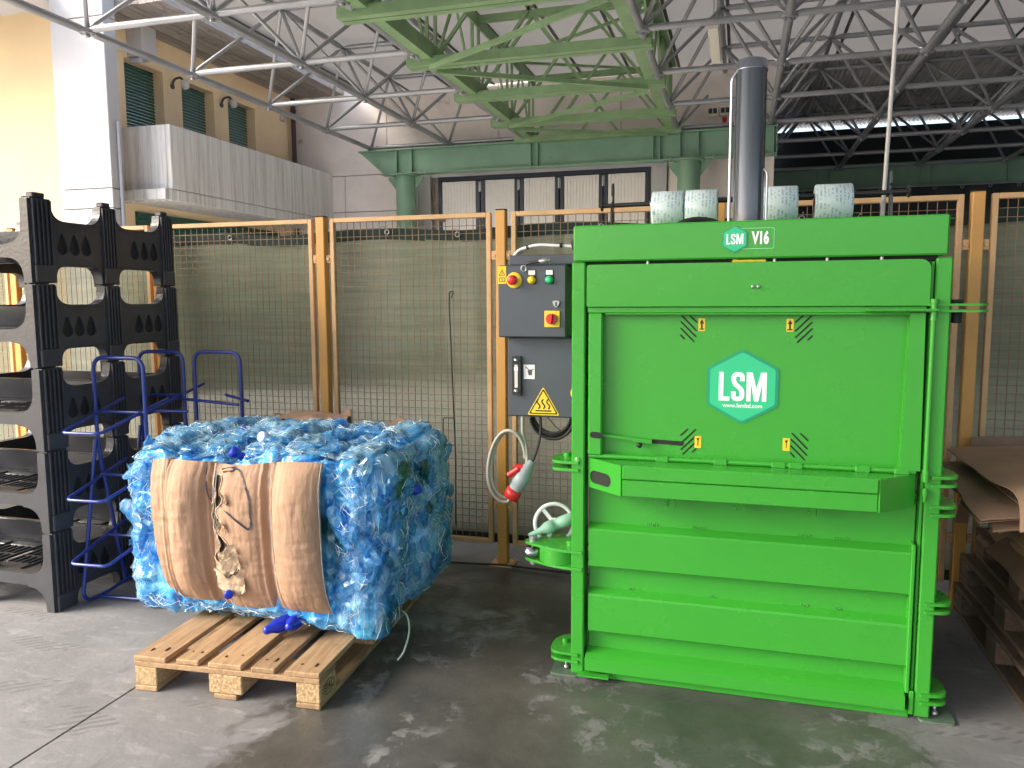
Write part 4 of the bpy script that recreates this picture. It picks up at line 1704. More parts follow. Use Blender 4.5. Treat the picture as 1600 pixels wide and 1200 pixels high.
# ================================================================== the baling press
pr = thing('baling_press', 'tall bright green baling press with hexagon badge and grey top cylinder', 'baling press', (.035, 3.5, 0))
G = 'green'
def part(fn, name, m=G, parent=None, **k):
    b = MB()
    fn(b)
    return b.build(name, m, parent or pr, **k)
# chamber
part(lambda b: (b.box(-.575, .64, 3.115, 3.93, .035, 1.68, .006), b.box(-.60, .66, 3.10, 3.90, .012, .034)), 'chamber')
part(lambda b: b.box(-.626, .686, 3.025, 3.92, 1.691, 1.829, .006), 'header_beam')
part(lambda b: b.box(-.60, .66, 3.06, 3.9, 1.676, 1.694), 'header_gap_shade', 'slot')  # black filler stands in for the shade in the gap
for x in (-.34, -.02, .12, .30, .48):
    part(lambda b: b.cyl((x, 3.05, 1.672), (x, 3.05, 1.690), .007, seg=6), 'bolt', 'zinc')
part(lambda b: b.box(-.03, .09, 3.04, 3.055, 1.679, 1.688, .002), 'warning_strip', 'yellow')
# posts
part(lambda b: b.box(-.632, -.579, 3.03, 3.12, .012, 1.688, .005), 'post')
part(lambda b: (b.box(.652, .704, 3.035, 3.12, .012, 1.683, .005), b.box(.640, .650, 3.05, 3.11, .1, 1.67, .002)), 'post')
# fixed upper cross panel with rounded corner
part(lambda b: b.prism(round2([(-.572, 1.517), (.634, 1.517), (.634, 1.678), (-.572, 1.678)], [.004, .004, .04, .012]), 'y', 3.022, 3.085), 'cross_panel')
for x in (.045, .065):
    part(lambda b: b.lathe([(0, .007), (.006, .007), (.009, .004), (.009, 0)], (x, 3.022, 1.588), (0, -1, 0), 10), 'bolt', 'zinc', )
part(lambda b: (b.box(-.57, .63, 3.035, 3.09, 1.492, 1.5155, .003), b.tube([(-.50, 3.045, 1.489), (.58, 3.045, 1.489)], .006, 6)), 'top_ledge')
# upper door: members, recessed plate
ud = part(lambda b: b.box(-.512, .577, 3.078, 3.095, .93, 1.491), 'upper_door')
part(lambda b: b.box(-.566, -.511, 3.03, 3.094, .93, 1.4915, .005), 'door_member', G, ud)
part(lambda b: b.prism([(.566, .93), (.632, .93), (.625, 1.4915), (.576, 1.4915)], 'y', 3.03, 3.094), 'door_member', G, ud)
part(lambda b: (b.tube([(-.56, 3.045, .925), (.62, 3.045, .925)], .010, 8), b.box(-.555, .615, 3.05, 3.09, .91, .93, .002)), 'hinge_rail', G, ud)
for x in (-.30, -.08, .13, .19, .42, .55):
    part(lambda b: b.box(x, x + .05, 3.032, 3.054, .914, .937, .003), 'hinge_tab', G, ud)
# slanted slots, black plates painting the shade of the openings, and small signs
def slots(cx, cz, flip, name='vent_slot'):
    L = [(-.028, .037, .009, 0.0), (.006, .038, .028, .016)]
    rows = [(-.028, .040, .024, -.014), (.007, .040, .027, .018), (-.030, .018, .028, -.040), (-.031, -.003, .016, -.050), (-.030, -.029, -.017, -.042), (-.030, .0, .024, -.06)]
    rows = [(-.026, .044, .028, -.012), (.004, .044, .029, .020), (-.028, .020, .027, -.036), (-.029, -.004, .020, -.054), (-.030, -.030, -.016, -.045)]
    for x0, z0, x1, z1 in rows:
        if flip:
            x0, x1 = -x0, -x1
        part(lambda b: b.prism(capsule2(cx + x0, cz + z0, cx + x1, cz + z1, .0030, 3), 'y', 3.0768, 3.079), name, 'slot', ud)
slots(-.185, 1.437, False)
slots(.230, 1.437, True)
slots(-.178, .997, True)
slots(.228, .997, False)
def sticker(cx, cz, w_, h_, up_):
    s = part(lambda b: b.prism(round2([(cx - w_, cz - h_), (cx + w_, cz - h_), (cx + w_, cz + h_), (cx - w_, cz + h_)], .003), 'y', 3.0762, 3.0779), 'warning_sticker', 'yellow', ud)
    def sym(b):
        y0, y1 = 3.0755, 3.0761
        if up_:
            b.prism([(cx - .0085, cz + .004), (cx + .0085, cz + .004), (cx, cz + .02)], 'y', y0, y1)
            b.prism([(cx - .003, cz - .014), (cx + .003, cz - .014), (cx + .003, cz + .0038), (cx - .003, cz + .0038)], 'y', y0, y1)
            b.prism([(cx - .0095, cz - .019), (cx + .0095, cz - .019), (cx + .0095, cz - .0145), (cx - .0095, cz - .0145)], 'y', y0, y1)
        else:
            b.prism([(cx - .0012, cz - .014), (cx + .0012, cz - .014), (cx + .0012, cz + .012), (cx - .0012, cz + .012)], 'y', y0, y1)
            b.prism(circle2(cx, cz + .011, .004, 8), 'y', y0 - .0004, y0 - .0001)
            b.prism([(cx - .006, cz + .0128), (cx + .007, cz + .016), (cx + .007, cz + .018), (cx - .006, cz + .0148)], 'y', y0, y1)
    part(sym, 'pictogram', 'ink', s)
sticker(-.136, 1.447, .0125, .024, True)
sticker(.182, 1.446, .0125, .024, True)
sticker(-.142, .993, .0125, .024, False)
sticker(.182, .998, .0125, .024, False)
# big hexagon badge
def hexa(cx, cz, w_, h_):
    return [(cx, cz + h_), (cx + w_, cz + h_ * .5), (cx + w_, cz - h_ * .5), (cx, cz - h_), (cx - w_, cz - h_ * .5), (cx - w_, cz + h_ * .5)]
bd = part(lambda b: b.prism(round2(hexa(.018, 1.212, .130, .143), .012, 3), 'y', 3.0745, 3.0778), 'hexagon_badge', 'teal', ud)
part(lambda b: b.prism(round2(hexa(.018, 1.212, .119, .132), .010, 3), 'y', 3.0735, 3.0744), 'badge_field', 'mint', bd)
def lsm(b, cx, cz, H, y0, y1):
    """condensed bold letters built as plates; H is the cap height"""
    s = H
    # L
    x = cx - .80 * s
    st = .155 * s
    b.prism([(x, cz - .5 * s), (x + .36 * s, cz - .5 * s), (x + .36 * s, cz - .355 * s), (x + st, cz - .355 * s), (x + st, cz + .5 * s), (x, cz + .5 * s)], 'y', y0, y1)
    # S as a thick ribbon
    x = cx - .385 * s
    wS = .44 * s
    c = fillet([(x + wS - st / 2, cz + .19 * s, 0), (x + wS - st / 2, cz + .425 * s, 0), (x + st / 2, cz + .425 * s, 0), (x + st / 2, cz + .13 * s, 0),
                (x + wS - st / 2, cz - .11 * s, 0), (x + wS - st / 2, cz - .425 * s, 0), (x + st / 2, cz - .425 * s, 0), (x + st / 2, cz - .17 * s, 0)], [0, .16 * s, .16 * s, .13 * s, .13 * s, .16 * s, .16 * s, 0], 7)
    Lp, Rp = [], []
    for i, p in enumerate(c):
        d = (c[min(i + 1, len(c) - 1)] - c[max(i - 1, 0)]).normalized()
        n = Vector((-d.y, d.x, 0)) * st / 2
        Lp.append(p + n)
        Rp.append(p - n)
    for i in range(len(c) - 1):
        q = [Lp[i], Lp[i + 1], Rp[i + 1], Rp[i]]
        b.add([(v.x, y0, v.y) for v in q], [(0, 1, 2, 3)])
    # M
    x = cx + .12 * s
    W = .66 * s
    lo, hi = cz - .5 * s, cz + .5 * s
    b.prism([(x, lo), (x + .145 * s, lo), (x + .145 * s, cz + .12 * s), (x + W / 2 - .07 * s, lo), (x + W / 2 + .07 * s, lo), (x + W - .145 * s, cz + .12 * s), (x + W - .145 * s, lo), (x + W, lo),
             (x + W, hi), (x + W - .19 * s, hi), (x + W / 2, cz - .06 * s), (x + .19 * s, hi), (x, hi)], 'y', y0, y1)
part(lambda b: lsm(b, .020, 1.213, .110, 3.0725, 3.0734), 'lettering', 'letter', bd)
V, F = text_mesh('www.lsmltd.com', .0225, .95, .0004, T(.020, 3.0730, 1.140))
part(lambda b: b.add(V, F), 'lettering', 'letter', bd)
# header badge
hb = part(lambda b: b.prism(round2(hexa(-.022, 1.762, .044, .050), .005, 3), 'y', 3.0215, 3.0248), 'header_badge', 'teal')
part(lambda b: b.prism(round2(hexa(-.022, 1.762, .040, .0455), .004, 3), 'y', 3.0205, 3.0214), 'badge_field', 'mint', hb)
part(lambda b: lsm(b, -.0215, 1.762, .038, 3.0195, 3.0204), 'lettering', 'letter', hb)
ro = round2([(-.005, 1.725), (.116, 1.725), (.116, 1.801), (-.005, 1.801)], .008, 4)
ri = round2([(-.003, 1.727), (.114, 1.727), (.114, 1.799), (-.003, 1.799)], .007, 4)
part(lambda b: b.prism(ro, 'y', 3.0238, 3.0249, [ri]), 'badge_outline', 'outline', hb)
V, F = text_mesh('V16', .060, .60, .0030, T(.068, 3.0232, 1.7625))
part(lambda b: b.add(V, F), 'lettering', 'letter', hb)
# latch rod across the lower left of the upper door
lt = part(lambda b: (b.bar((-.545, 3.052, 1.012), (-.385, 3.062, .995), .012, .010), b.bar((-.395, 3.062, .994), (-.318, 3.066, .988), .014, .016)), 'latch_rod', G, ud)
part(lambda b: b.prism(capsule2(-.545, 1.012, -.520, 1.010, .0125, 6), 'y', 3.0285, 3.0296), 'latch_slot', 'slot', ud)
part(lambda b: b.prism(capsule2(-.312, .988, -.205, .984, .0085, 4), 'y', 3.0755, 3.0775), 'latch_slot', 'slot', ud)
part(lambda b: b.lathe([(0, .010), (.012, .011), (.018, .006), (.018, 0)], (-.363, 3.05, .976), (0, -1, 0), 12), 'latch_knob', 'rubber', lt)
# table: chamfered tray that sticks out between the doors
TB = [(-.560, 3.06), (-.418, 2.925), (.482, 2.925), (.620, 3.06)]
tb = part(lambda b: (b.prism([(-.560, 3.09), (-.556, 3.055), (-.420, 2.928), (.484, 2.928), (.616, 3.055), (.62, 3.09)], 'z', .898, .915),
                     b.prism([(-.550, 3.05), (-.546, 3.055), (-.42, 2.938), (.484, 2.938), (.61, 3.055), (.61, 3.09), (-.55, 3.09)], 'z', .80, .8975)), 'table', 'green')
part(lambda b: b.box(-.413, .482, 2.918, 2.9375, .864, .9165, .004), 'upper_lip', G, tb)
part(lambda b: b.box(-.413, .482, 2.9225, 2.9375, .797, .861, .003), 'lower_lip', G, tb)
def chamfer(b, hole, p0, p1, z0, z1):
    p0, p1 = Vector(p0), Vector(p1)
    L = (p1 - p0).length
    m = b.mark()
    hs = [capsule2(.036, .046, .112, .046, .026, 6)] if hole else []
    b.prism([(0, 0), (L, 0), (L, z1 - z0), (0, z1 - z0)], 'y', -.006, 0, hs)
    ang = math.atan2(p1.y - p0.y, p1.x - p0.x)
    b.xf(m, Matrix.Translation((p0.x, p0.y, z0)) @ Matrix.Rotation(ang, 4, 'Z'))
part(lambda b: chamfer(b, True, (-.562, 3.052, 0), (-.414, 2.926, 0), .797, .916), 'table_end', G, tb)
part(lambda b: chamfer(b, False, (.483, 2.926, 0), (.618, 3.052, 0), .797, .916), 'table_end', G, tb)
part(lambda b: chamfer(b, False, (-.556, 3.053, 0), (-.416, 2.934, 0), .80, .91), 'end_recess_shade', 'slot', tb)  # black plate paints the dark inside of the slot hole
for x in (-.232, .022, .280):
    def hook(b, x=x):
        for d in (-.013, .013):
            b.prism([(2.97, .80), (3.02, .80), (3.02, .752), (2.99, .745)], 'x', x + d - .0025, x + d + .0025)
        b.cyl((x - .024, 2.985, .765), (x - .0155, 2.985, .765), .008, seg=8)
    part(hook, 'hook_bracket', G, tb)
# lower door with two pressed ribs and sill
ld = part(lambda b: b.box(-.566, .634, 3.085, 3.114, .10, .797), 'lower_door')
for z0, z1 in ((.459, .638), (.187, .366)):
    part(lambda b: b.prism([(3.0848, z1 + .006), (3.046, z1 - .012), (3.042, z1 - .020), (3.042, z0 + .014), (3.046, z0 + .009), (3.0848, z0)], 'x', -.563, .626), 'door_rib', G, ld)
    def weld(b, z1=z1):
        rnd = random.Random(int(z1 * 1000))
        for x in (-.35, -.1, .2, .42):
            x += rnd.uniform(-.06, .06)
            for k in range(rnd.randint(3, 7)):
                b.lathe([(0, .004), (.002, .003), (.003, 0)], (x + k * .008, 3.083 - .001 * (k % 2), z1 + .012 + rnd.uniform(-.002, .004)), (0, -1, .2), 6)
    part(weld, 'weld_bead', G, ld, kind='stuff')
part(lambda b: b.box(.618, .632, 3.03, 3.086, .10, .66, .003), 'edge_strip', G, ld)
part(lambda b: b.prism([(3.09, .118), (3.045, .104), (3.015, .090), (3.015, .040), (3.09, .032)], 'x', -.572, .617), 'sill', G)
part(lambda b: b.box(-.55, .636, 3.045, 3.10, .0, .0315, .003), 'base_rail', G)
part(lambda b: b.box(.633, .649, 3.03, 3.09, .02, .11, .003), 'stop_plate', G)
part(lambda b: b.box(-.60, -.47, 2.99, 3.04, .022, .028, .001), 'floor_tongue', G)
# hinge plates on both sides
def flange(side, z, reach, y0=3.02, y1=3.20, gap=.030, th=.011, name='hinge_plate', bolt=True):
    x0 = -.60 if side < 0 else .668
    xe = x0 + side * reach
    poly = round2([(x0, y0), (xe, y0 + .012), (xe, y1 - .03), (x0, y1 + .06)], [.004, .045, .05, .004], 7)
    def f(b):
        b.prism(poly, 'z', z, z + th)
        b.prism(poly, 'z', z - gap, z - gap + th)
    o = part(f, name)
    if bolt:
        def g(b):
            cx, cy = xe - side * .05, (y0 + y1) / 2 + .02
            b.cyl((cx, cy, z + th), (cx, cy, z + th + .016), .017, seg=6)
            b.cyl((cx, cy, z - gap), (cx, cy, z), .013, seg=10)
        part(g, 'hinge_bolt', G, o)
    return o
flange(-1, .890, .12)
flange(-1, .090, .125)
flange(1, .905, .095)
flange(1, .798, .095)
flange(1, .440, .095)
flange(1, .096, .095)
part(lambda b: b.lathe([(0, .022), (.012, .022), (.02, .016), (.026, .016)], (-.605, 3.045, .901), (0, 0, 1), 6), 'hinge_bolt')
# long bolted straps at the top right
def longstrap(b):
    for z in (1.494, 1.516):
        b.prism(round2([(.625, 3.02), (.80, 3.03), (.83, 3.06), (.80, 3.10), (.66, 3.12), (.625, 3.10)], .012, 3), 'z', z, z + .008)
    b.box(.43, .66, 2.995, 3.05, 1.498, 1.506, .002)
ls = part(longstrap, 'strap_hinge')
part(lambda b: (b.cyl((.648, 3.02, 1.482), (.648, 3.02, 1.532), .011, seg=6), b.cyl((.648, 3.02, 1.524), (.648, 3.02, 1.540), .014, seg=6),
                b.cyl((.648, 3.02, 1.466), (.648, 3.02, 1.484), .013, .009, seg=10)), 'hinge_bolt', G, ls)
part(lambda b: b.cyl((.648, 3.022, .93), (.648, 3.022, 1.468), .0085, seg=10), 'hinge_pin')
part(lambda b: (b.box(.715, .752, 3.07, 3.11, 1.524, 1.538, .003), b.cyl((.735, 3.09, 1.455), (.735, 3.09, 1.494), .017, seg=6)), 'nut', 'slot')
part(lambda b: (b.cyl((.648, 3.02, .895), (.648, 3.02, .940), .012, seg=6), b.lathe([(0, .009), (.02, .012), (.04, .006), (.05, .006)], (.648, 3.02, .872), (0, 0, -1), 8)), 'hinge_bolt')
# locking arm with hand wheel on the left
la = MB()
poly = round2([(-.585, 3.02), (-.70, 3.03), (-.845, 3.10), (-.85, 3.135), (-.72, 3.26), (-.585, 3.26)], [.004, .06, .012, .012, .05, .004], 6)
la.prism(poly, 'z', .522, .533)
la.prism(poly, 'z', .452, .463)
la = la.build('locking_arm', G, pr)
part(lambda b: (b.cyl((-.815, 3.12, .43), (-.815, 3.12, .55), .009, seg=10), b.cyl((-.815, 3.12, .533), (-.815, 3.12, .548), .019, seg=6), b.cyl((-.815, 3.12, .437), (-.815, 3.12, .452), .016, seg=6)), 'arm_bolt', 'zinc', la)
part(lambda b: b.lathe([(0, .02), (.006, .03), (.016, .036), (.028, .036), (.04, .026), (.044, .02)], (-.818, 3.105, .468), (0, 0, 1), 18), 'roller', 'steel', la)
part(lambda b: b.cyl((-.70, 3.12, .464), (-.70, 3.12, .5215), .085, seg=24), 'arm_hub', G, la)
part(lambda b: b.cyl((-.648, 3.10, .533), (-.648, 3.10, .552), .02, seg=6), 'arm_bolt', G, la)
ax = Vector((.80, .42, .30)).normalized()
hc = Vector((-.745, 3.21, .588))
wd = Vector((.35, -.92, .12)).normalized()
A = wd.orthogonal().normalized()
B = wd.cross(A)
hw = part(lambda b: b.tube([hc + (A * cos(t) + B * sin(t)) * .083 for t in [2 * pi * i / 36 for i in range(36)]], .0085, 8, closed=True), 'hand_wheel', 'white')
def spokes(b):
    for k in range(3):
        t = 2 * pi * k / 3 + .45
        e = A * cos(t) + B * sin(t)
        b.bar(hc, hc + e * .08, .016, .010, wd)
    b.cyl(hc - wd * .014, hc + wd * .014, .024, seg=16)
part(spokes, 'spoke', 'white', hw)
part(lambda b: (b.lathe([(-.11, .008), (-.055, .014), (-.03, .026), (.0, .028), (.004, .022), (.03, .022), (.034, .026), (.09, .026), (.10, .016), (.16, .016)], hc + Vector((.0, -.03, -.004)), ax, 14)), 'spindle_nut', 'palegreen', hw)
# hydraulic cylinder with its pipes
cy = part(lambda b: (b.lathe([(0, .0635), (.69, .0635), (.692, .0665), (.70, .0665), (.703, .0635), (.735, .0635), (.738, .058), (.738, 0)], (.025, 3.55, 1.80), (0, 0, 1), 40)), 'hydraulic_cylinder', 'cyl')
part(lambda b: (b.tube(fillet([(-.053, 3.53, 1.80), (-.053, 3.53, 2.47), (-.02, 3.53, 2.505)], .03), .0065, 8)), 'hydraulic_pipe', 'steel', cy)
part(lambda b: (b.tube(fillet([(.098, 3.53, 1.80), (.098, 3.53, 2.08), (.06, 3.54, 2.10)], .02), .006, 8)), 'hydraulic_pipe', 'steel', cy)
part(lambda b: b.cyl((.025, 3.55, 1.829), (.025, 3.55, 1.85), .10, seg=32), 'cylinder_flange', G, cy)
part(lambda b: b.tube([(-.17 + .12 * cos(t), 3.40 + .02 * sin(t * 2), 1.80 + .075 * sin(t)) for t in [pi * i / 16 for i in range(17)]], .012, 8), 'hydraulic_hose', 'rubber')
def loop_hose(b):
    b.tube(fillet([(-.62, 3.40, 1.69), (-.685, 3.38, 1.74), (-.70, 3.36, 1.80), (-.66, 3.36, 1.84), (-.60, 3.38, 1.83)], .05, 7), .011, 8)
    b.tube(fillet([(-.60, 3.44, 1.69), (-.655, 3.42, 1.74), (-.665, 3.40, 1.80), (-.63, 3.40, 1.835), (-.58, 3.42, 1.83)], .05, 7), .011, 8)
part(loop_hose, 'hydraulic_hose', 'rubber')
part(lambda b: (b.tube(fillet([(-.965, 3.36, 1.735), (-.94, 3.36, 1.765), (-.86, 3.36, 1.785), (-.70, 3.37, 1.775), (-.62, 3.38, 1.765)], .03), .007, 8)), 'white_lead', 'white')
for x, z in ((-.905, 1.775), (-.755, 1.781)):
    part(lambda b: b.cyl((x, 3.362, z), (x + .012, 3.362, z), .0095, seg=8), 'cable_tie', 'slot')
# strap roll spindle
sp = part(lambda b: (b.cyl((-.655, 3.86, 2.0), (.70, 3.86, 2.012), .011, seg=12), b.cyl((-.66, 3.86, 2.0), (-.652, 3.86, 2.0), .026, seg=14), b.cyl((.70, 3.86, 2.012), (.708, 3.86, 2.012), .026, seg=14)), 'roll_spindle', 'blackmetal')
for x, m in ((-.605, 'blackmetal'), (.632, 'cab')):
    part(lambda b: b.prism(round2([(3.82, 1.75), (3.89, 1.75), (3.89, 2.09), (3.88, 2.11), (3.855, 2.10), (3.85, 2.05), (3.875, 2.045), (3.875, 2.025), (3.86, 2.02), (3.845, 2.0), (3.82, 1.98)], .004, 2), 'x', x - .004, x + .004), 'spindle_bracket', m)
part(lambda b: b.box(-.615, -.60, 3.79, 3.81, 1.829, 1.86, .003), 'spindle_stop', 'red')
# control cabinet and motor cover
cc = part(lambda b: b.box(-1.004, -.702, 3.262, 3.50, 1.384, 1.694, .006), 'control_cabinet', 'cab')
part(lambda b: b.box(-1.002, -.704, 3.25, 3.2615, 1.386, 1.692, .004), 'cabinet_door', 'cab', cc)
part(lambda b: b.box(-.965, -.634, 3.30, 3.56, 1.6945, 1.738, .004), 'cabinet_hood', 'cab', cc)
es = part(lambda b: b.lathe([(0, .034), (.007, .034), (.009, .031), (.009, 0)], (-.928, 3.25, 1.629), (0, -1, 0), 28), 'emergency_stop', 'yellow', cc)
part(lambda b: b.lathe([(.009, .014), (.022, .014), (.024, .021), (.036, .021), (.042, .016), (.042, 0)], (-.930, 3.25, 1.629), (0, -1, 0), 24), 'stop_button', 'red', es)
for x, m in ((-.851, 'yellow'), (-.774, 'greenbtn')):
    bt = part(lambda b: b.box(x - .018, x + .018, 3.246, 3.25, 1.612, 1.672, .002), 'push_button', 'slot', cc)
    part(lambda b: b.box(x - .015, x + .015, 3.2445, 3.2462, 1.650, 1.670, .001), 'button_tag', 'white', bt)
    part(lambda b: b.lathe([(0, .017), (.008, .017), (.010, .012), (.013, .012), (.015, .009), (.015, 0)], (x, 3.246, 1.629), (0, -1, 0), 18), 'button_cap', m, bt)
part(lambda b: b.prism(round2([(-.760, 1.541), (-.729, 1.541), (-.731, 1.524), (-.744, 1.511), (-.757, 1.524)], .007, 3), 'y', 3.240, 3.25), 'cabinet_lock', 'zinc', cc)
part(lambda b: b.bar((-.744, 3.238, 1.536), (-.744, 3.238, 1.518), .004, .004, (0, 1, 0)), 'key_slot', 'slot', cc)
ms = part(lambda b: b.box(-.795, -.728, 3.242, 3.25, 1.429, 1.499, .002), 'main_switch', 'yellow', cc)
part(lambda b: (b.cyl((-.762, 3.242, 1.464), (-.762, 3.228, 1.464), .023, seg=24), b.bar((-.766, 3.222, 1.443), (-.760, 3.222, 1.485), .012, .014, (0, 1, 0))), 'switch_knob', 'red', ms)
wl = part(lambda b: b.box(-1.0025, -.964, 3.2475, 3.2498, 1.614, 1.690, .001), 'warning_label', 'yellow', cc)
def wsym(b):
    c, z = -.983, 1.660
    y0, y1 = 3.2466, 3.2473
    b.prism([(c - .014, z - .010), (c + .014, z - .010), (c, z + .016)], 'y', y0, y1, [[(c - .0108, z - .008), (c + .0108, z - .008), (c, z + .0125)]])
    b.box(c - .001, c + .001, y0, y1, z - .002, z + .007)
    b.box(c - .001, c + .001, y0, y1, z - .006, z - .004)
    z = 1.632
    b.prism([(c - .013, z - .009), (c + .013, z - .009), (c + .013, z + .009), (c - .013, z + .009)], 'y', y0, y1,
            [[(c - .011, z - .007), (c - .001, z - .007), (c - .001, z + .007), (c - .011, z + .007)], [(c + .001, z - .007), (c + .011, z - .007), (c + .011, z + .007), (c + .001, z + .007)]])
part(wsym, 'pictogram', 'ink', wl)
mc = part(lambda b: b.box(-.982, -.632, 3.32, 3.74, 1.030, 1.3838, .006), 'motor_cover', 'cab')
sg = part(lambda b: b.prism(round2([(-.957, 1.125), (-.918, 1.125), (-.918, 1.300), (-.957, 1.300)], .007, 3), 'y', 3.303, 3.32), 'oil_gauge', 'blackmetal', mc)
part(lambda b: b.box(-.945, -.930, 3.301, 3.3028, 1.160, 1.262, .001), 'sight_glass', 'bulbglass', sg)
part(lambda b: b.box(-.946, -.929, 3.2998, 3.3006, 1.236, 1.252), 'sight_label', 'letter', sg)
for z in (1.145, 1.282):
    part(lambda b: b.lathe([(0, .011), (.008, .010), (.010, 0)], (-.9375, 3.303, z), (0, -1, 0), 10), 'gauge_bolt', 'steel', sg)
fs = part(lambda b: b.box(-.908, -.857, 3.3180, 3.3196, 1.198, 1.262, .001), 'oil_label', 'white', mc)
part(lambda b: (b.prism([(-.885, 1.215), (-.87, 1.215), (-.868, 1.24), (-.89, 1.237)], 'y', 3.3172, 3.3179), b.bar((-.90, 3.3175, 1.252), (-.878, 3.3175, 1.236), .004, .0008, (0, 1, 0)), b.bar((-.878, 3.3175, 1.238), (-.86, 3.3175, 1.242), .004, .0008, (0, 1, 0))), 'pictogram', 'cab', fs)
tr = part(lambda b: b.prism(round2([(-.892, 1.040), (-.745, 1.040), (-.8185, 1.166)], .010, 4), 'y', 3.3180, 3.3196), 'hot_surface_sign', 'yellow', mc)
def hot(b):
    cx, z0 = -.8185, 1.046
    o = round2([(-.885, 1.0445), (-.752, 1.0445), (-.8185, 1.158)], .008, 4)
    i_ = round2([(-.876, 1.0495), (-.761, 1.0495), (-.8185, 1.148)], .006, 4)
    b.prism(o, 'y', 3.3172, 3.3179, [i_])
    b.box(cx - .036, cx + .036, 3.3171, 3.3179, 1.056, 1.062)
    for dx in (-.022, 0, .022):
        pts = [(cx + dx + .007 * sin(k / 10 * 2 * pi), 1.068 + k * .0042) for k in range(11)]
        for (xa, za), (xb_, zb) in zip(pts, pts[1:]):
            b.bar((xa, 3.3175, za), (xb_, 3.3175, zb), .0062, .0008, (0, 1, 0))
part(hot, 'pictogram', 'ink', tr)
rs = part(lambda b: b.prism(circle2(-.669, 1.142, .028, 24), 'y', 3.3180, 3.3196), 'round_sticker', 'yellow', mc)
part(lambda b: (b.tube([(-.686, 3.3178, 1.135), (-.678, 3.3178, 1.150), (-.672, 3.3178, 1.138), (-.665, 3.3178, 1.147)], .0016, 4), b.box(-.688, -.655, 3.3172, 3.3178, 1.124, 1.127)), 'pictogram', 'ink', rs)
part(lambda b: (b.tube(fillet([(-.875, 3.24, 1.694), (-.86, 3.235, 1.700), (-.80, 3.225, 1.706), (-.77, 3.23, 1.712)], .02), [.004] * 3 + [.006] * 14 if False else .006, 6)), 'door_key_cord', 'rubber', cc)
part(lambda b: (b.lathe([(0, .006), (.02, .011), (.035, .011), (.038, .007), (.05, .007)], (-.815, 3.228, 1.706), (1, 0, .10), 10)), 'key_fob', 'zinc', cc)
part(lambda b: b.tube([(-.884 + .011 * cos(t), 3.236, 1.678 + .013 * sin(t)) for t in [2 * pi * i / 16 for i in range(16)]], .002, 5, closed=True), 'key_ring', 'steel', cc)
# foot plates bolted to the floor
for x0, x1 in ((-.72, -.60), (.67, .79)):
    f = part(lambda b: b.prism(round2([(x0, 3.02), (x1, 3.02), (x1, 3.16), (x0, 3.16)], .02, 3), 'z', .001, .009), 'foot_plate', 'footplate')
    part(lambda b: b.lathe([(0, .012), (.012, .012), (.013, .007), (.035, .007)], ((x0 + x1) / 2, 3.08, .011), (0, 0, 1), 6), 'anchor_bolt', 'zinc', f)

# strapping rolls hanging on the spindle
for x0, x1, lab in ((-.412, -.262, 'white strapping roll at the outer end of the touching pair over the press header'),
                    (-.256, -.108, 'white strapping roll between its touching neighbour and the grey cylinder'),
                    (.092, .242, 'white strapping roll just right of the grey cylinder'),
                    (.315, .472, 'white strapping roll standing alone with open core showing, near the white conduit')):
    cxr = (x0 + x1) / 2
    r = thing('strapping_roll', lab, 'strapping roll', (cxr, 3.86, 1.970), 0, 'strapping rolls on the spindle')
    h = (x1 - x0) / 2
    b = MB()
    b.lathe([(-h, .05), (-h, .083), (-h + .004, .088), (h - .004, .088), (h, .083), (h, .05)], (0, 0, 0), (1, 0, 0), 40)
    b.build('wound_strap', 'roll', r, local=True)
    b = MB()
    b.lathe([(-h + .002, .05), (-h - .001, .047), (-h - .001, .038), (h + .001, .038), (h + .001, .047), (h - .002, .05)], (0, 0, 0), (1, 0, 0), 24)
    b.build('core', 'carddark', r, local=True)
    if x0 < -.3:
        b = MB()
        b.tube([(-h - .004, -.06, .03), (-h + .01, -.095, -.03), (-h + .02, -.10, -.12)], .003, 5)
        b.build('loose_end', 'white', r, local=True)

# cables hanging below the motor cover
b = MB()
for k, (r, dz, dy) in enumerate(((.095, 0, 0), (.102, -.006, .012), (.088, .004, -.01), (.098, -.012, -.016))):
    b.tube([(-.800 + r * cos(t), 3.42 + dy + .01 * sin(t * 2), 1.022 + dz + r * .92 * sin(t)) for t in [pi + pi * i / 20 for i in range(21)]], .007, 7)
b.tube(fillet([(-.842, 3.36, 1.03), (-.838, 3.35, .95), (-.85, 3.33, .88), (-.872, 3.31, .815)], .05), .006, 7)
b.tube([(-.83, 3.40, 1.03), (-.78, 3.39, .98), (-.745, 3.40, .945)], .0022, 5)
tag(b.build('black_cable', 'rubber'), 'coiled black cable hanging under the grey motor cover', 'cable')
b = MB()
def ell(cx, cz, rx, rz, t0, t1, y, n=28, tilt=0):
    out = []
    for i in range(n + 1):
        t = t0 + (t1 - t0) * i / n
        px, pz = rx * cos(t), rz * sin(t)
        out.append((cx + px * cos(tilt) - pz * sin(tilt), y + .006 * sin(t * 3), cz + px * sin(tilt) + pz * cos(tilt)))
    return out
b.tube(ell(-.985, .805, .085, .165, .3, 5.1, 3.30, tilt=-.12), .0075, 7)
b.tube(ell(-.978, .81, .082, .155, .1, 5.0, 3.315, tilt=-.12), .0075, 7)
b.tube(fillet([(-.915, 3.32, 1.03), (-.915, 3.32, .95), (-.895, 3.31, .90), (-.885, 3.30, .80)], .03), .0075, 7)
tag(b.build('grey_cable', 'greycable'), 'looped grey cable hanging over the yellow post beside the plug', 'cable')
pg = thing('power_plug', 'red and grey industrial power plug dangling under the control box', 'plug', (-.92, 3.29, .74))
d = Vector((-.50, -.10, -.86)).normalized()
p0 = Vector((-.862, 3.29, .838))
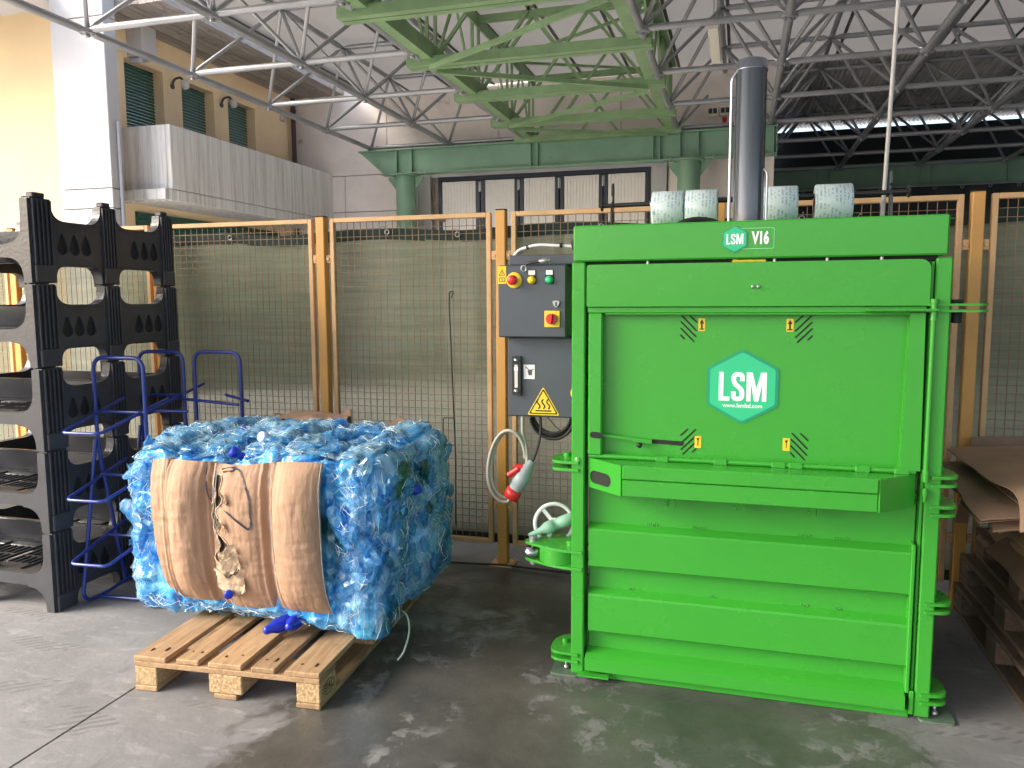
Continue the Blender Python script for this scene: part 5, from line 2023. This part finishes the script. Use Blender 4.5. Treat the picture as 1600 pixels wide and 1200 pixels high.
part(lambda b: b.lathe([(0, .009), (.004, .016), (.03, .019), (.032, .024), (.075, .030), (.078, .033), (.125, .033), (.127, .030), (.15, .030)], p0, d, 18), 'plug_body', 'pluggrey', pg)
part(lambda b: b.lathe([(.15, .031), (.152, .036), (.195, .036), (.197, .030), (.19, .028), (.19, 0)], p0, d, 18), 'plug_collar', 'red', pg)
part(lambda b: (b.cyl(p0 + d * .055 + Vector((-.03, -.01, .012)), p0 + d * .10 + Vector((-.055, -.01, .02)), .016, .014, seg=12), b.box(-.945, -.895, 3.27, 3.30, .792, .820, .006)), 'plug_cap', 'red', pg)
part(lambda b: b.cyl(p0 + d * .19, p0 + d * .215, .006, seg=8), 'pin', 'steel', pg)
# ================================================================== black stackable racks
RX, RY0 = -3.246, 2.995
rkn = ['topmost', 'second', 'middle', 'fourth', 'bottom']
def frame_profile(w_):
    """outline of an end frame in x-z: legs flaring into a shelf beam"""
    L, H = w_, .41
    pts, rad = [], []
    def add(x, z, r):
        pts.append((x, z))
        rad.append(r)
    lw = .035
    add(0, 0, .003); add(-lw, 0, .003); add(-lw - .01, .125, .11); add(-L / 2 + lw, .125, .11); add(-L / 2 + lw, 0, .003)
    add(-L / 2 - lw, 0, .003); add(-L / 2 - lw, .125, .11); add(-L + lw + .01, .125, .11); add(-L + lw, 0, .003); add(-L, 0, .003)
    add(-L, H, .003); add(-L + lw, H, .003); add(-L + lw + .005, .185, .12); add(-L / 2 - lw, .185, .12); add(-L / 2 - lw, H - .02, .003)
    add(-L / 2 + lw, H - .02, .003); add(-L / 2 + lw, .185, .12); add(-lw - .005, .185, .12); add(-lw, H, .003); add(0, H, .003)
    return [(v.x, v.y) for v in fillet([(a, c, 0) for a, c in pts], rad, 8, True, .92)]
FP = frame_profile(1.0)
def drop2(cy, cz, s=1):
    out = []
    for i in range(18):
        t = 2 * pi * i / 18
        r = .034 * s
        y = r * sin(t) * (1 if cos(t) < 0 else (1 - .55 * cos(t)))
        z = -r * 1.0 * -cos(t) * (1 if cos(t) < 0 else 2.1)
        out.append((cy + y, cz + z - .01))
    return out
def make_rack():
    t = thing('bottle_rack', 'x', 'bottle rack', (RX, RY0, 0), 0, 'black plastic racks stacked in a tower')
    K = 'rack'
    H = .41
    pts = [(0, 0, .004), (.13, 0, .004), (.132, .085, .06), (.418, .085, .06), (.42, 0, .004), (.54, 0, .004), (.542, .085, .06), (.858, .085, .06), (.86, 0, .004), (.97, 0, .004),
           (.97, H - .005, .004), (.872, H - .005, .004), (.864, .305, .08), (.536, .305, .08), (.53, H - .005, .004), (.43, H - .005, .004), (.424, .305, .08), (.122, .305, .08), (.116, H - .005, .004), (0, H - .005, .004)]
    out = [(v.x, v.y) for v in fillet([(a, c, 0) for a, c, r in pts], [r for a, c, r in pts], 7, True, .92)]
    holes = [drop2(y, .185) for y in (.175, .25, .325, .665, .74, .815)]
    def side(x, s):
        b = MB()
        b.prism(out, 'x', min(x, x - s * .012), max(x, x - s * .012), holes)
        b.prism([(v[0], v[1]) for v in out], 'x', min(x - s * .0125, x - s * .05), max(x - s * .0125, x - s * .05))
        o = b.build('side_wall', K, t, local=True)
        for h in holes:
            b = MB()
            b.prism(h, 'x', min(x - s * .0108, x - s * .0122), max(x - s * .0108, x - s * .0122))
            b.build('drop_recess_shade', 'drop', o, local=True)  # dark plate paints the shade at the bottom of the drop
        for y0, y1 in ((.004, .112), (.434, .526), (.876, .966)):
            b = MB()
            for k in range(5):
                y = y0 + (y1 - y0 - .008) * k / 4
                b.box(min(x + s * .0005, x + s * .013), max(x + s * .0005, x + s * .013), y, y + .008, .088, H - .012, .001)
            b.build('post_rib', K, o, local=True)
            b = MB()
            b.box(min(x + s * .0005, x + s * .015), max(x + s * .0005, x + s * .015), y0 - .003, y1 + .003, .002, .086, .004)
            b.build('post_collar', K, o, local=True)
            b = MB()
            b.box(x - .048, x - .004, y0 + .018, y1 - .018, H - .004, H + .022, .005)
            b.build('stacking_lug', K, o, local=True)
        for z, y0, y1 in ((.094, .15, .40), (.094, .56, .84), (.296, .15, .40), (.296, .56, .84)):
            b = MB()
            b.box(min(x + s * .0005, x + s * .006), max(x + s * .0005, x + s * .006), y0, y1, z - .003, z + .003, .001)
            b.build('wall_lip', K, o, local=True)
    side(0, 1)
    b = MB()
    b.prism(out, 'x', -1.05, -1.0)
    b.build('side_wall', K, t, local=True)
    for y in (.0, .448, .92):
        b = MB()
        b.prism([(x_ - .0505 if x_ > -.02 else x_, z_) for x_, z_ in FP], 'y', y, y + .05)
        b.build('cradle_frame', K, t, local=True)
    for y in (.458, .93):
        b = MB()
        b.box(-.945, -.055, y, y + .03, .185, .30, .004)
        b.build('back_band', K, t, local=True)
    # corner brackets: front faces of the side wall legs flaring into the shelf
    b = MB()
    b.prism([(v.x, v.y) for v in fillet([(-.05, 0, 0), (-.004, 0, 0), (-.004, H - .01, 0), (-.05, H - .01, 0), (-.055, .19, 0), (-.16, .187, 0), (-.16, .122, 0), (-.06, .12, 0)], [.002, .002, .002, .002, .10, .002, .002, .10], 8, True, .92)], 'y', -.012, -.0005)
    b.build('corner_bracket', K, t, local=True)
    for x0, x1 in ((-.26, -.06), (-.48, -.30), (-.72, -.53), (-.98, -.76)):
        for y0, y1 in ((.055, .44), (.505, .915)):
            b = MB()
            b.box(x0, x1, y0, y0 + .09, .166, .178, .004)
            b.box(x0, x1, y1 - .06, y1, .166, .178, .004)
            n = 4
            for k in range(n + 1):
                xx = x0 + (x1 - x0 - .012) * k / n
                b.box(xx, xx + .012, y0 + .091, y1 - .061, .164, .177, .002)
            b.box(x0 + .013, x1 - .013, (y0 + y1) / 2, (y0 + y1) / 2 + .014, .165, .176)
            b.build('shelf_grid', K, t, local=True)
    return t
rack = make_rack()
lay = ['bottom rack of the black stack, standing on the floor beside the blue trolley',
       'black rack second from the floor in the stack of five',
       'black rack in the middle of the stack, two below it and two above',
       'black rack directly under the topmost one of the stack',
       'topmost black rack, its stacking lugs free against the white pillar']
rack['label'] = lay[0]
for k in range(1, 5):
    r = dup(rack, None, True, lay[k])
    r.location = (RX + .004 * ((k * 7) % 3 - 1), RY0 + .003 * (k % 2), .41 * k)
    r.rotation_euler = (0, 0, radians(.25 * ((k * 5) % 3 - 1)))

# ================================================================== blue tube trolleys
def make_trolley(label, loc, rz, hooks):
    t = thing('bottle_trolley', label, 'trolley', loc, rz, 'blue tube bottle trolleys')
    B_ = 'blue'
    w2 = .145
    b = MB()
    b.tube(fillet([(-w2 - .01, .26, .03), (-w2, .10, .80), (-w2, .10, 1.265), (w2, .10, 1.265), (w2, .10, .80), (w2 + .01, .26, .03)], [0, .1, .065, .065, .1, 0], 8), .0108, 10)
    b.build('handle_frame', B_, t, local=True)
    for s in (-1, 1):
        b = MB()
        b.tube(fillet([(s * w2, .085, .84), (s * (w2 + .03), -.03, .05), (s * (w2 + .03), .0, .016), (s * (w2 + .015), .10, .016), (s * (w2), .36, .05)], [0, .05, .03, .05, 0], 6), .0102, 10)
        b.build('side_brace', B_, t, local=True)
    b = MB()
    b.tube([(-w2 - .02, .06, .018), (w2 + .02, .06, .018)], .010, 8)
    b.build('base_bar', B_, t, local=True)
    b = MB()
    b.tube([(-w2, .33, .045), (w2, .33, .045)], .010, 8)
    b.build('base_bar', B_, t, local=True)
    for z in hooks:
        b = MB()
        b.tube(fillet([(-.135, .30, z + .085), (-.115, -.17, z - .03), (.095, -.17, z - .03), (.135, .30, z + .085)], .035, 6), .0086, 8)
        b.build('bottle_cradle', B_, t, local=True)
        b = MB()
        b.tube([(-w2, .105, z + .037), (w2, .105, z + .037)], .008, 8)
        b.build('cross_bar', B_, t, local=True)
    return t
make_trolley('blue tube trolley in front of the rack stack, nearest the bale', (-3.02, 3.15, 0), radians(4), (.30, .62, .95))
make_trolley('blue tube trolley half hidden behind the first trolley, before the racks', (-3.16, 3.62, 0), radians(3), (.30, .62, .98))
make_trolley('blue tube trolley standing clear of the racks in front of the shade net', (-2.815, 3.66, 0), radians(3), (.30, .62))
b = MB()
b.tube([(-3.12, 3.74, 1.0), (-2.62, 3.66, .985)], .0085, 8)
b.tube([(-2.80, 3.80, 1.018), (-2.60, 3.72, 1.0)], .0085, 8)
b.tube([(-3.14, 3.50, .955), (-2.86, 3.55, .955)], .0085, 8)
tag(b.build('loose_bars', 'blue'), 'thin dark blue bars laid across the rear trolleys', 'bars')

# ================================================================== old pallets and flattened cardboard at the right
PLX = 1.46
old = None
pl = ['dark old pallet at the bottom of the cardboard pile, on the floor', 'dark old pallet in the middle of the three under the cardboard', 'dark old pallet on top of two others, right under the cardboard']
for k in range(3):
    if k == 0:
        old = make_pallet('old_pallet', pl[0], 'old pallets under the cardboard', 'woodold', 'woodold', (PLX, 3.03, 0), 0)
        r = old
    else:
        r = dup(old, None, True, pl[k])
    r.location = (PLX + (0, .035, .06)[k], 3.03 + (0, .015, -.02)[k], .1445 * k)
    r.rotation_euler = (0, 0, radians((0, .6, -.8)[k]))
def sheet(label, x0, x1, y0, y1, z, droop, seed, m='card', edge=.18, front=0, curl=0):
    """a flattened box: corrugated board sagging over its left and front edges"""
    t = thing('cardboard_sheet', label, 'cardboard sheet', ((x0 + x1) / 2, (y0 + y1) / 2, z), 0, 'flattened cardboard on the old pallets')
    b = MB()
    def top(u, v, dz=0):
        jx = .035 * noise.noise(Vector((v * 3 + seed, seed, 0)))
        jy = .02 * noise.noise(Vector((u * 5, seed, 4)))
        x = x0 + u * (x1 - x0) + jx * (1 - u)
        y = y0 + v * (y1 - y0) + jy
        q = max(0, 1 - u / edge)
        f = max(0, 1 - v / .22)
        zz = z - droop * q ** 2 - front * f ** 2 + .012 * noise.noise(Vector((x * 3, y * 3, seed))) + .004 * noise.noise(Vector((x * 20, y * 3, seed))) + curl * max(0, v - .6) ** 2
        return Vector((x + droop * .35 * q ** 2, y + front * .4 * f ** 2, zz + dz))
    nu, nv = 30, 22
    b.grid(lambda u, v: top(u, v, .0045), nu, nv)
    b.grid(lambda u, v: top(u, v, 0), nu, nv)
    rim = [(i / nu, 0) for i in range(nu)] + [(1, j / nv) for j in range(nv)] + [(1 - i / nu, 1) for i in range(nu)] + [(0, 1 - j / nv) for j in range(nv)]
    V = [top(u, v, 0) for u, v in rim] + [top(u, v, .0045) for u, v in rim]
    n = len(rim)
    b.add(V, [(i, (i + 1) % n, n + (i + 1) % n, n + i) for i in range(n)], False)
    b.build('board', m, t)
    return t
specs = [('lowest brown cardboard sheet lying on the top old pallet', 1.10, 2.0, 3.0, 4.15, .455, .06, 1, 'carddark', .2, .05, 0),
         ('brown cardboard sheet slumping down over the front of the pallets', 1.06, 1.95, 2.75, 3.9, .50, .10, 2, 'carddark', .25, .22, 0),
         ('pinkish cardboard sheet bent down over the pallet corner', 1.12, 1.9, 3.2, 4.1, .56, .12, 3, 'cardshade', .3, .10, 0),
         ('brown sheet fanned out below the thick dark stack', 1.14, 2.0, 2.7, 3.7, .57, .10, 4, 'carddark', .2, .36, 0),
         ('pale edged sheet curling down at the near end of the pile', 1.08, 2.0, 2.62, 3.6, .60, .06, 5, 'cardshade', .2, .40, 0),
         ('upper curled sheet in the drooping bundle at the near end', 1.06, 2.0, 2.66, 3.6, .64, .05, 6, 'carddark', .2, .36, 0),
         ('dirty thick sheet at the bottom of the overhanging stack', .93, 1.9, 3.2, 3.95, .735, .03, 7, 'carddark', .3, .02, 0),
         ('second sheet of the overhanging stack, soiled at its edge', .90, 1.9, 3.16, 3.98, .752, .03, 8, 'carddark', .3, .03, 0),
         ('third sheet of the overhanging stack with crumpled corner', .86, 1.9, 3.18, 3.96, .77, .03, 9, 'carddark', .3, .03, .05),
         ('broad brown sheet second from the top of the cardboard pile', .85, 1.9, 3.12, 4.0, .795, .025, 10, 'carddark', .3, .03, 0),
         ('sheet just under the clean top sheet of the cardboard pile', .98, 2.0, 2.9, 3.9, .835, .04, 11, 'carddark', .3, .12, 0),
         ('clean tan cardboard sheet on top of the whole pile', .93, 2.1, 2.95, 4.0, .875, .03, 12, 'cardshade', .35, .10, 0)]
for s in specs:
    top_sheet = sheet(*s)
b = MB()
b.grid(lambda u, v: (1.12 + u * .5, 3.30 + v * .22, .8835 + .004 * sin(u * 9) * sin(v * 7)), 12, 6)
MT['paleblue'] = mat('pale_blue_print', (.10, .34, .48), .6)
b.build('printed_patch', 'paleblue', top_sheet)
b = MB()
b.prism(round2([(1.03, .46), (1.09, .46), (1.10, .56), (1.05, .585)], .006, 2), 'y', 4.16, 4.185)
b.prism(round2([(1.08, .585), (1.5, .585), (1.5, .90), (1.09, .88)], .01, 2), 'y', 4.19, 4.196)
tag(b.build('cardboard_offcut', 'carddark'), 'upright brown cardboard offcut behind the old pallets', 'cardboard')
